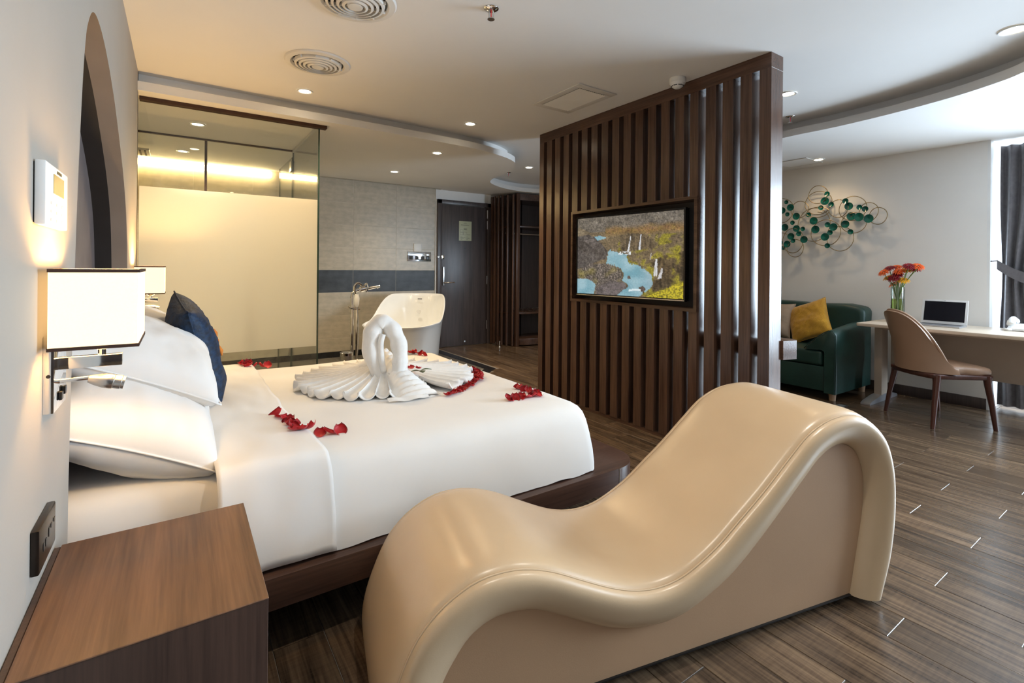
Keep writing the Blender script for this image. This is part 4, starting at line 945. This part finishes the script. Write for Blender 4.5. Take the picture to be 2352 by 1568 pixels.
link('base_roll', tube(spline([(.86, 2.80, BT+.03), (.83, 2.72, BT+.06), (.85, 2.64, BT+.09), (.90, 2.56, BT+.10)], 5), [.03]*16, 12), 'towel', sn, smooth=180)
link('front_flap', grid(lambda u, v: Vector((.80+.20*u, 2.20-.03*v-.02*math.sin(u*3), BT+.006+.010*(1-v)+.003*math.sin(u*12))), 14, 4), 'towel', sn, smooth=180)

# ------------------------------------------------------------------ rose petals
def petal_mesh(seed):
    rg = random.Random(seed)
    cup = .25+.25*rg.random(); cu2 = rg.uniform(-.2, .25); w_ = .80+.3*rg.random()
    def fn(u, v):
        a = (u-.5)*2; t = v
        wd_ = w_*(math.sin(PI*min(1, .12+.80*t))**.7)*.019
        return Vector((a*wd_, (t-.45)*.036, .0015+.010*cup*2*(a*a)+.012*cup*(t-.45)**2*4+.004*cu2*math.sin(4*a+3*t)))
    bm = grid(fn, 7, 7); bmesh.ops.solidify(bm, geom=list(bm.faces), thickness=.0007)
    zmin = min(v.co.z for v in bm.verts)
    for v in bm.verts: v.co.z -= zmin
    me = bpy.data.meshes.new('rose_petal'); bm.to_mesh(me); bm.free(); me.materials.append(M['red'])
    for p in me.polygons: p.use_smooth = True
    return me
PM = [petal_mesh(i) for i in range(8)]
pc = [0]
def petal(x, y, z, label, group, tilt=.5, s=1.0):
    k = pc[0]; pc[0] += 1; rg = random.Random(k*13+5)
    o = bpy.data.objects.new('rose_petal', PM[k % 8]); C.objects.link(o)
    o.location = (x, y, z); o.rotation_euler = (rg.uniform(.1, tilt), rg.uniform(-.25, .25), rg.uniform(0, 2*PI)); o.scale = (s, s, s)
    return tag(o, label, 'petal', group)
ORD = ['first', 'second', 'third', 'fourth', 'fifth', 'sixth', 'seventh', 'eighth', 'ninth', 'tenth', 'eleventh', 'twelfth', 'thirteenth', 'fourteenth', 'fifteenth', 'sixteenth', 'seventeenth']
clusters = [
 ('red petal counted along the near left angle by the sheet fold', 'petals at the near left corner of the duvet', [(.326, 2.150), (.336, 2.110), (.346, 2.075), (.352, 2.04), (.352, 2.005), (.356, 1.972), (.352, 1.940), (.352, 1.910), (.375, 1.905), (.366, 1.925), (.408, 1.912), (.437, 1.906), (.470, 1.902), (.508, 1.898)]),
 ('red petal counted along the far angle beside the frosted glass', 'petals at the far left corner of the duvet', [(.318, 3.385), (.326, 3.35), (.334, 3.315), (.345, 3.29), (.355, 3.385), (.388, 3.395), (.423, 3.39), (.458, 3.385), (.35, 3.36)]),
 ('red petal counted along the right angle facing the divider', 'petals at the near right corner of the duvet', [(1.462, 2.085), (1.458, 2.055), (1.460, 2.025), (1.462, 1.995), (1.463, 1.965), (1.465, 1.935), (1.460, 1.91), (1.300, 1.925), (1.330, 1.92), (1.362, 1.915), (1.395, 1.912), (1.428, 1.912), (1.444, 1.93)]),
 ('red petal counted along the far row before the bathtub', 'petals at the far right corner of the duvet', [(1.30, 3.355), (1.33, 3.36), (1.36, 3.355), (1.392, 3.35), (1.418, 3.335), (1.428, 3.30), (1.438, 3.265), (1.445, 3.23), (1.41, 3.35)]),
]
for lab, grp, pts in clusters:
    for i, (x, y) in enumerate(pts): petal(x, y, BT+.001 if x > .415 or (y > 2.7 and x > .385) else .601, ORD[i]+' '+lab, grp, .85, 1.35)
# a dense band of petals round the right wing
arc = spline([(1.085, 2.150, 0), (1.14, 2.172, 0), (1.21, 2.215, 0), (1.29, 2.275, 0), (1.36, 2.345, 0), (1.42, 2.44, 0), (1.445, 2.53, 0), (1.455, 2.60, 0)], 5)
AR = resample(arc, 30)
for i, p in enumerate(AR):
    n_ = 1 if i < 17 else 2
    for q in range(n_): petal(p.x+.016*q+.004*nz(i, 3), p.y-.010*q+.006*nz(i, 7), BT+.001+.008*q, (ORD[i]+' red petal of the curved row starting at the swan front') if i < 17 else 'red rose petal in the dense cluster at the tip of the right towel wing', 'petals edging the right wing' if i < 17 else 'petals clustered at the right wing tip', .8, 1.1)
rl = [(.985, 2.44, .683), (1.005, 2.405, .672), (1.035, 2.385, .668)]
for i, (x, y, z) in enumerate(rl): petal(x, y, z, ('topmost', 'middle', 'lowest')[i]+' of three red petals on the towel swan back', 'petals on the swan', .4, .95)
lf_ = thing('rose_leaf', 'dark green rose leaf sprig lying on the towel swan front', 'leaf', (1.04, 2.365, .66))
def leafm(l, w_):
    return grid(lambda u, v: Vector(((u-.5)*2*w_*math.sin(PI*v)**.8, l*v, .006*math.sin(PI*v)-.004*abs(u-.5))), 6, 9)
for i, a in enumerate((-1.9, -.25, 1.3)): 
    bm = leafm(.055, .018); bmesh.ops.transform(bm, matrix=Matrix.Translation((1.04, 2.36, .660+.003*i)) @ Matrix.Rotation(a+PI, 4, 'Z'), verts=bm.verts); link('leaflet', bm, 'leaf', lf_, smooth=180)

# ------------------------------------------------------------------ sofa
sf = thing('sofa', 'dark green upholstered sofa against the right wall', 'sofa', (5.35, 2.9, 0))
SY0, SY1 = 2.005, 3.85
link('base', box(4.91, 5.70, SY0+.10, SY1-.10, .085, .312, .012), 'green', sf)
link('seat_cushion', box(4.90, 5.52, SY0+.115, SY1-.115, .315, .455, .035, 4), 'green', sf, smooth=60)
def padd(x0, x1, y0, y1, z0, z1, bev, amp, seed, n=5, lean=0):
    bm = box(x0, x1, y0, y1, z0, z1); bmesh.ops.subdivide_edges(bm, edges=list(bm.edges), cuts=n, use_grid_fill=True)
    bmesh.ops.bevel(bm, geom=[e for e in bm.edges if len(e.link_faces) == 2 and e.calc_face_angle(0) > 1], offset=bev, segments=3, affect='EDGES')
    cx, cy, cz = (x0+x1)/2, (y0+y1)/2, (z0+z1)/2
    for v in bm.verts:
        d = (v.co-Vector((cx, cy, cz))); d.x /= (x1-x0); d.y /= (y1-y0); d.z /= (z1-z0)
        v.co += d*amp*2*nz(v.co.x*7+seed, v.co.y*7, v.co.z*7)
        v.co.x += lean*(v.co.z-z0)
    return bm
def softback(x0, x1, y0, y1, z0, z1):
    bm = box(x0, x1, y0, y1, z0, z1, .055, 5)
    bmesh.ops.subdivide_edges(bm, edges=[e for e in bm.edges if e.calc_length() > .3], cuts=14, use_grid_fill=True)
    for v in bm.verts:
        v.co.x += .13*(v.co.z-z0)-(.012*nz(v.co.y*6, v.co.z*5, 3) if v.co.x < (x0+x1)/2 else 0)
        v.co.z += .010*nz(v.co.y*3, 1, 2)*(v.co.z > z1-.1)-.035*max(0, 1-(v.co.y-y0)/.16)**2*(v.co.z > z1-.2)
    return bm
link('backrest', softback(5.47, 5.69, SY0+.012, SY1-.012, .30, .855), 'green', sf, smooth=60)
for sg, ya in ((1, SY0), (-1, SY1)):
    # upholstered arm with a drooping pad on its inner side
    prof = [(ya+sg*.0, .075), (ya-sg*.004, .40), (ya+sg*.000, .610), (ya+sg*.022, .645), (ya+sg*.055, .650), (ya+sg*.10, .625), (ya+sg*.17, .565), (ya+sg*.25, .485), (ya+sg*.268, .462), (ya+sg*.24, .457), (ya+sg*.13, .465), (ya+sg*.105, .45), (ya+sg*.105, .075)]
    xs = [4.895, 4.905, 4.93, 5.1, 5.3, 5.5, 5.66]
    bm = bmesh.new(); R = []
    for k, x in enumerate(xs):
        ins = (.012, .004, 0, 0, 0, 0, 0)[k]; lift = (0, 0, .004, .022, .042, .055, .055)[k]
        R.append([bm.verts.new((x, y+(sg*ins if abs(y-ya) < .05 else -sg*ins), z+(lift*(z > .44))-ins*(z > .6))) for y, z in prof])
    for a, b in zip(R, R[1:]):
        for j in range(len(prof)): bm.faces.new((a[j], a[(j+1) % len(prof)], b[(j+1) % len(prof)], b[j]))
    bm.faces.new(R[0][::-1]); bm.faces.new(R[-1]); bmesh.ops.recalc_face_normals(bm, faces=bm.faces); bmesh.ops.triangulate(bm, faces=[f for f in bm.faces if len(f.verts) > 4])
    arm = link('arm', bm, 'green', sf, smooth=50)
    link('piping', tube([(4.893, y+(0 if abs(y-ya) < .05 else 0), z) for y, z in prof[:9]], .004, 6), 'green', arm, smooth=180)
for x in (4.985, 5.62):
    for y in (SY0+.06, SY1-.06): link('leg', lathe([(0, 0), (.026, 0), (.032, .085), (0, .085)], (x, y, 0), 16), 'palewood', sf)
ym = Matrix.Translation((5.385, 2.455, .675)) @ Matrix.Rotation(Rd(-8), 4, 'Z') @ Matrix.Rotation(Rd(-68), 4, 'Y') @ Matrix.Rotation(Rd(24), 4, 'Z')
pillow('cushion', 'mustard yellow chenille cushion tilted against the green sofa back', .205, .205, .075, ym, 'mustard', 21, 'cushion', pinch=.08)
ym = Matrix.Translation((5.36, 2.80, .66)) @ Matrix.Rotation(Rd(4), 4, 'Z') @ Matrix.Rotation(Rd(-68), 4, 'Y')
pillow('cushion', 'beige sofa cushion mostly hidden behind the divider edge', .19, .19, .07, ym, 'beigec', 25, 'cushion', pinch=.08)

# ------------------------------------------------------------------ wall art
art = thing('wall_sculpture', 'gold wire ring wall sculpture with emerald discs above the sofa', 'wall art', (5.75, 2.45, 1.7))
rings = [(2.529, 2.018, .096, .096), (2.535, 1.93, .136, .125), (2.722, 1.877, .093, .09), (2.531, 1.827, .113, .054), (2.581, 1.698, .165, .182), (2.455, 1.601, .146, .138), (2.328, 1.848, .09, .092), (2.206, 1.84, .126, .125), (2.314, 1.532, .126, .129), (2.186, 1.688, .116, .103), (2.064, 1.793, .084, .093), (1.979, 1.744, .077, .083), (2.787, 1.53, .114, .138), (2.772, 1.445, .089, .099), (2.927, 1.88, .139, .14), (2.92, 1.53, .102, .095)]
for i, (y, z, a, b) in enumerate(rings):
    x = 5.735+.012*((i*5) % 3-1)
    link('ring', tube([(x+.006*math.sin(3*q), y+a*math.cos(q), z+b*math.sin(q)) for q in [2*PI*k/40 for k in range(40)]], .0038, 6, True), 'gold', art, smooth=180)
discs = [(2.856, 1.97, .023), (2.812, 1.906, .039), (2.905, 1.88, .037), (2.843, 1.83, .024), (2.748, 1.801, .039), (2.79, 1.732, .025), (2.87, 1.684, .04), (2.745, 1.663, .038), (2.68, 1.656, .025), (2.719, 1.603, .028), (2.805, 1.579, .038), (2.782, 1.528, .025), (2.662, 1.537, .039), (2.846, 1.493, .038), (2.889, 1.451, .023), (2.913, 1.512, .023), (2.434, 2.013, .027), (2.457, 1.94, .042), (2.392, 1.897, .027), (2.494, 1.872, .026), (2.619, 1.806, .026), (2.564, 1.736, .041), (2.547, 1.641, .042), (2.429, 1.685, .028), (2.369, 1.656, .04), (2.402, 1.6, .027), (2.453, 1.556, .041), (2.426, 1.461, .027), (2.26, 1.919, .029), (2.23, 1.863, .04), (2.258, 1.679, .039), (2.211, 1.597, .027), (2.207, 1.757, .042), (2.134, 1.743, .043), (2.133, 1.842, .026), (2.084, 1.821, .029), (2.05, 1.721, .043)]
for i, (y, z, r) in enumerate(discs):
    link('disc', lathe([(0, .004), (r*.15, .001), (r*.55, -.003), (r, -.010), (r, -.007), (r*.5, .002), (0, .008)], (5.716+.004*(i % 3), y, z), 20, 'X'), 'teal', art, smooth=60)
for y, z in ((2.53, 1.83), (2.21, 1.76), (2.80, 1.60)): link('standoff', tube([(5.725, y, z), (XR-.001, y, z)], .005, 6), 'gold', art)

# ------------------------------------------------------------------ desk
dk = thing('desk', 'long cream desk with beige metal leg under the wall sculpture side', 'desk', (5.43, .9, 0))
DT = .725
link('desktop', prism(rrect(5.10, 5.755, .10, 1.925, .05, 6, (.05, .05, .02, .02)), DT-.028, DT, .006), 'desktop', dk, smooth=40)
for y in (1.815, .22):
    link('leg_column', box(5.36, 5.50, y-.005, y+.055, .03, DT-.029, .004), 'deskleg', dk)
    ft = bmesh.new()
    pr = [(5.085, .0), (5.085, .012), (5.13, .028), (5.30, .052), (5.42, .06), (5.58, .052), (5.70, .028), (5.72, .012), (5.72, 0)]
    a = [ft.verts.new((x, y-.012, z)) for x, z in pr]; b = [ft.verts.new((x, y+.062, z)) for x, z in pr]
    for i in range(len(pr)): ft.faces.new((a[i], a[(i+1) % len(pr)], b[(i+1) % len(pr)], b[i]))
    ft.faces.new(a[::-1]); ft.faces.new(b); bmesh.ops.recalc_face_normals(ft, faces=ft.faces)
    link('foot', ft, 'alu', dk)
mp_ = link('modesty_panel', box(5.535, 5.555, .23, 1.80, .30, DT-.029, .002), 'deskleg', dk)
link('top_rail', box(5.30, 5.36, .28, 1.80, DT-.06, DT-.029), 'deskleg', dk, smooth=0)
link('socket_tag', box(5.532, 5.535, 1.745, 1.765, .515, .545), 'bluetag', mp_, smooth=0)
link('socket_ring', lathe([(0, -.003), (.012, -.003), (.012, 0), (0, 0)], (5.534, 1.755, .40), 12, 'X'), 'alu', mp_)

# laptop
lp = thing('laptop', 'open silver laptop with a blank screen on the desk', 'laptop', (5.42, 1.42, DT))
link('keyboard_base', box(5.345, 5.545, 1.265, 1.580, DT+.001, DT+.013, .004), 'alu', lp)
link('keyboard', box(5.45, 5.535, 1.285, 1.560, DT+.013, DT+.0145), 'keys', lp, smooth=0)
lm = Matrix.Translation((5.545, 0, DT+.014)) @ Matrix.Rotation(Rd(14), 4, 'Y')
def lapbox(*q): b = box(*q); bmesh.ops.transform(b, matrix=lm, verts=b.verts); return b
ld = link('lid', lapbox(-.002, .005, 1.265, 1.580, 0, .215, .004), 'frame', lp)
link('screen', lapbox(-.0032, -.002, 1.283, 1.562, .022, .198), 'lapblack', ld, smooth=0)
link('webcam', lapbox(-.0032, -.002, 1.420, 1.425, .204, .208), 'ink', ld, smooth=0)

# telephone
tp = thing('telephone', 'white desk telephone with handset at the right picture edge', 'telephone', (5.62, .95, DT))
bm = bmesh.new(); pr = [(5.53, .004), (5.53, .02), (5.62, .045), (5.70, .052), (5.70, .004)]
a = [bm.verts.new((x, .84, DT+z)) for x, z in pr]; b = [bm.verts.new((x, 1.02, DT+z)) for x, z in pr]
for i in range(5): bm.faces.new((a[i], a[(i+1) % 5], b[(i+1) % 5], b[i]))
bm.faces.new(a[::-1]); bm.faces.new(b); bmesh.ops.recalc_face_normals(bm, faces=bm.faces)
link('body', bm, 'white', tp)
link('handset', tube(spline([(5.545, 1.0, DT+.05), (5.58, 1.0, DT+.085), (5.635, 1.0, DT+.092), (5.69, 1.0, DT+.075), (5.70, 1.0, DT+.062)], 5), [.026]*4+[.020]*12+[.026]*5, 12), 'white', tp, smooth=180)
cord = []
for i in range(90):
    t = i/89; q = i*1.1; cord.append((5.54-.02*math.sin(t*PI)+.006*math.cos(q), 1.04+.02*math.sin(t*3.1)+.006*math.sin(q)+.0*t, DT+.010+.01*t))
link('coiled_cord', tube([(5.525+.075*t[1]*0+.05*math.sin(i/89*PI)*-.3+.008*math.cos(i*1.1), 1.035-.002*i*.25+.008*math.sin(i*1.1)*.3, DT+.012+.008*math.sin(i*1.1)) for i, t in enumerate(cord)], .0025, 6), 'white', tp, smooth=180)

# vase and flowers
va = thing('vase', 'clear glass cylinder vase half filled with water on the desk', 'vase', (5.52, 1.745, DT))
link('glass', lathe([(0, .001), (.052, .001), (.054, .02), (.054, .325), (.0515, .325), (.0515, .02), (0, .014)], (5.52, 1.745, DT), 32), 'vglass', va, smooth=50)
link('water', lathe([(0, .016), (.0508, .021), (.0508, .215), (0, .215)], (5.52, 1.745, DT), 32), 'water', va, smooth=50)
heads = [((5.48, 1.841, 1.185), 'o', 'orange gerbera with a yellow rim leaning out at the left'), ((5.52, 1.809, 1.223), 'd', 'crimson gerbera seen edge-on at the upper left of the bunch'), ((5.56, 1.769, 1.233), 'o', 'orange gerbera highest at the back middle of the bunch'), ((5.50, 1.729, 1.196), 'o', 'red orange gerbera in the centre of the bunch'), ((5.54, 1.686, 1.206), 'y', 'golden yellow gerbera right of the centre of the bunch'), ((5.48, 1.652, 1.242), 'd', 'crimson gerbera at the upper right of the bunch'), ((5.52, 1.595, 1.241), 'o', 'orange gerbera farthest right and highest in the vase'), ((5.56, 1.631, 1.219), 'd', 'crimson gerbera tucked under the rightmost orange one'), ((5.50, 1.741, 1.164), 'd', 'crimson gerbera under the central orange one'), ((5.54, 1.823, 1.135), 'y', 'yellow gerbera low on the left side of the bunch'), ((5.48, 1.763, 1.132), 'd', 'dark crimson gerbera above the lowest orange one'), ((5.52, 1.703, 1.114), 'y', 'yellow gerbera low on the right, seen edge-on'), ((5.56, 1.784, 1.074), 'o', 'orange gerbera lowest of the bunch just above the vase rim')]
def gerbera(seed):
    bm = bmesh.new(); rg = random.Random(seed)
    for ringi, (n, l, w_, dz) in enumerate(((16, .050, .0078, .0), (13, .040, .0068, .005), (9, .027, .0055, .010))):
        for k in range(n):
            g = grid(lambda u, v: Vector(((u-.5)*2*w_*math.sin(PI*(.12+.8*v))**.6, .004+l*v, .006*math.sin(2.2*v)-.010*v*v*(1-ringi*.4)+.003*(u-.5)**2)), 3, 4)
            add(bm, g, Matrix.Translation((0, 0, dz)) @ Matrix.Rotation(2*PI*k/n+rg.random()*.15+ringi*.2, 4, 'Z'))
    return bm
vb = Vector((5.52, 1.745, DT+.03))
for i, (p, c, lab) in enumerate(heads):
    P_ = Vector(p); t = thing('gerbera', lab, 'flower', (vb.x, vb.y, vb.z), group='gerberas in the glass vase')
    rim = vb+Vector(((P_.x-vb.x)*.30, max(-.036, min(.036, (P_.y-vb.y)*.42)), .29)); foot = vb+Vector((-(P_.x-vb.x)*.5, max(-.034, min(.034, -(P_.y-vb.y)*.35)), 0))
    st = spline([foot, rim, P_-Vector((0, 0, .012))], 6)
    link('stem', tube(st, .0032, 6), 'stem', t, smooth=180)
    dirv = (P_-rim).normalized(); dirv = (dirv+Vector((-.55, (P_.y-vb.y)*-.2, .15))).normalized()
    q = Vector((0, 0, 1)).rotation_difference(dirv).to_matrix().to_4x4()
    bm = gerbera(i); bmesh.ops.transform(bm, matrix=Matrix.Translation(P_) @ q, verts=bm.verts); link('petals', bm, {'o': 'fo', 'y': 'fy', 'd': 'fd'}[c], t, smooth=180)
    bm = lathe([(0, .013), (.007, .012), (.010, .006), (.006, -.004), (.003, -.014), (0, -.014)], (0, 0, 0), 12); bmesh.ops.transform(bm, matrix=Matrix.Translation(P_) @ q, verts=bm.verts); link('eye', bm, 'ink' if c != 'y' else 'fo', t)

# ------------------------------------------------------------------ desk chair
ch = thing('desk_chair', 'taupe leatherette shell chair with dark wooden legs at the desk', 'chair', (5.07, 1.335, 0), math.atan2(-.57, .82))
# local x forwards (towards the desk), local y to the left
feet = {'rl': (-.235, .236), 'rr': (-.232, -.236), 'fr': (.214, -.268), 'fl': (.243, .27)}
tops = {'rl': (-.175, .205), 'rr': (-.175, -.205), 'fr': (.175, -.235), 'fl': (.175, .235)}
for k in feet:
    f0, t0 = feet[k], tops[k]
    link('leg', tube([(f0[0], f0[1], 0), (f0[0]*.55+t0[0]*.45, f0[1]*.55+t0[1]*.45, .19), (f0[0]*.12+t0[0]*.88, f0[1]*.12+t0[1]*.88, .34), (t0[0], t0[1], .405)], [.0145, .019, .024, .027], 12), 'chairwood', ch, world=False, smooth=60)
rp = spline([(-.19, .215, 0), (0, .235, 0), (.18, .245, 0), (.215, .20, 0), (.225, 0, 0), (.215, -.20, 0), (.18, -.245, 0), (0, -.235, 0), (-.19, -.215, 0), (-.235, -.12, 0), (-.245, 0, 0), (-.235, .12, 0)], 5, True)
bm = bmesh.new(); R = []
for s, z in ((1.0, .375), (1.03, .385), (1.03, .405), (1.0, .412), (.86, .412), (.86, .375)): R.append([bm.verts.new((p.x*s, p.y*s, z)) for p in rp])
for a, b in zip(R, R[1:]+R[:1]):
    for j in range(len(rp)): bm.faces.new((a[j], a[(j+1) % len(rp)], b[(j+1) % len(rp)], b[j]))
bmesh.ops.recalc_face_normals(bm, faces=bm.faces); link('seat_frame', bm, 'chairwood', ch, world=False, smooth=50)
bm = bmesh.new(); R = []
for s, z in ((.97, .412), (1.0, .425), (1.0, .445), (.96, .462), (.85, .470), (.6, .472)): R.append([bm.verts.new((p.x*s*(1 if p.x > 0 else .84), p.y*s*(1 if p.x > .05 else .9), z)) for p in rp])
for a, b in zip(R, R[1:]):
    for j in range(len(rp)): bm.faces.new((a[j], a[(j+1) % len(rp)], b[(j+1) % len(rp)], b[j]))
bm.faces.new(R[-1]); bm.faces.new(R[0][::-1]); bmesh.ops.recalc_face_normals(bm, faces=bm.faces); link('seat_cushion', bm, 'taupe', ch, world=False, smooth=60)
def shell(u, v):
    # u: around the back from left wing to right wing, v: height
    a = (u-.5)*2; top = .885-.40*abs(a)**2.6; z = .415+(top-.415)*v
    ang = a*1.18*(1-.04*v); lean = .085*v*v+.03*v
    rx, ry = .225, .252-.020*v
    return Vector((-rx*math.cos(ang)*1.05-.015-lean*math.cos(ang)+.06*(1-math.cos(a*1.5)), ry*math.sin(ang)*1.06, z))
bm = thick(shell, 49, 22, .026)
link('back_shell', bm, 'taupe', ch, world=False, smooth=70)
edge_ = [shell(i/60, 1) for i in range(61)]
link('edge_piping', tube(edge_, .010, 8), 'taupe', ch, world=False, smooth=180)
fb_ = thing('floor_socket', 'small brushed steel floor socket plate near the desk foot', 'floor socket', (4.85, 1.98, 0))
link('plate', box(4.79, 4.90, 1.90, 1.98, .0005, .006, .002), 'steel', fb_)
link('lid', box(4.805, 4.885, 1.915, 1.965, .006, .008, .001), 'alu', fb_)
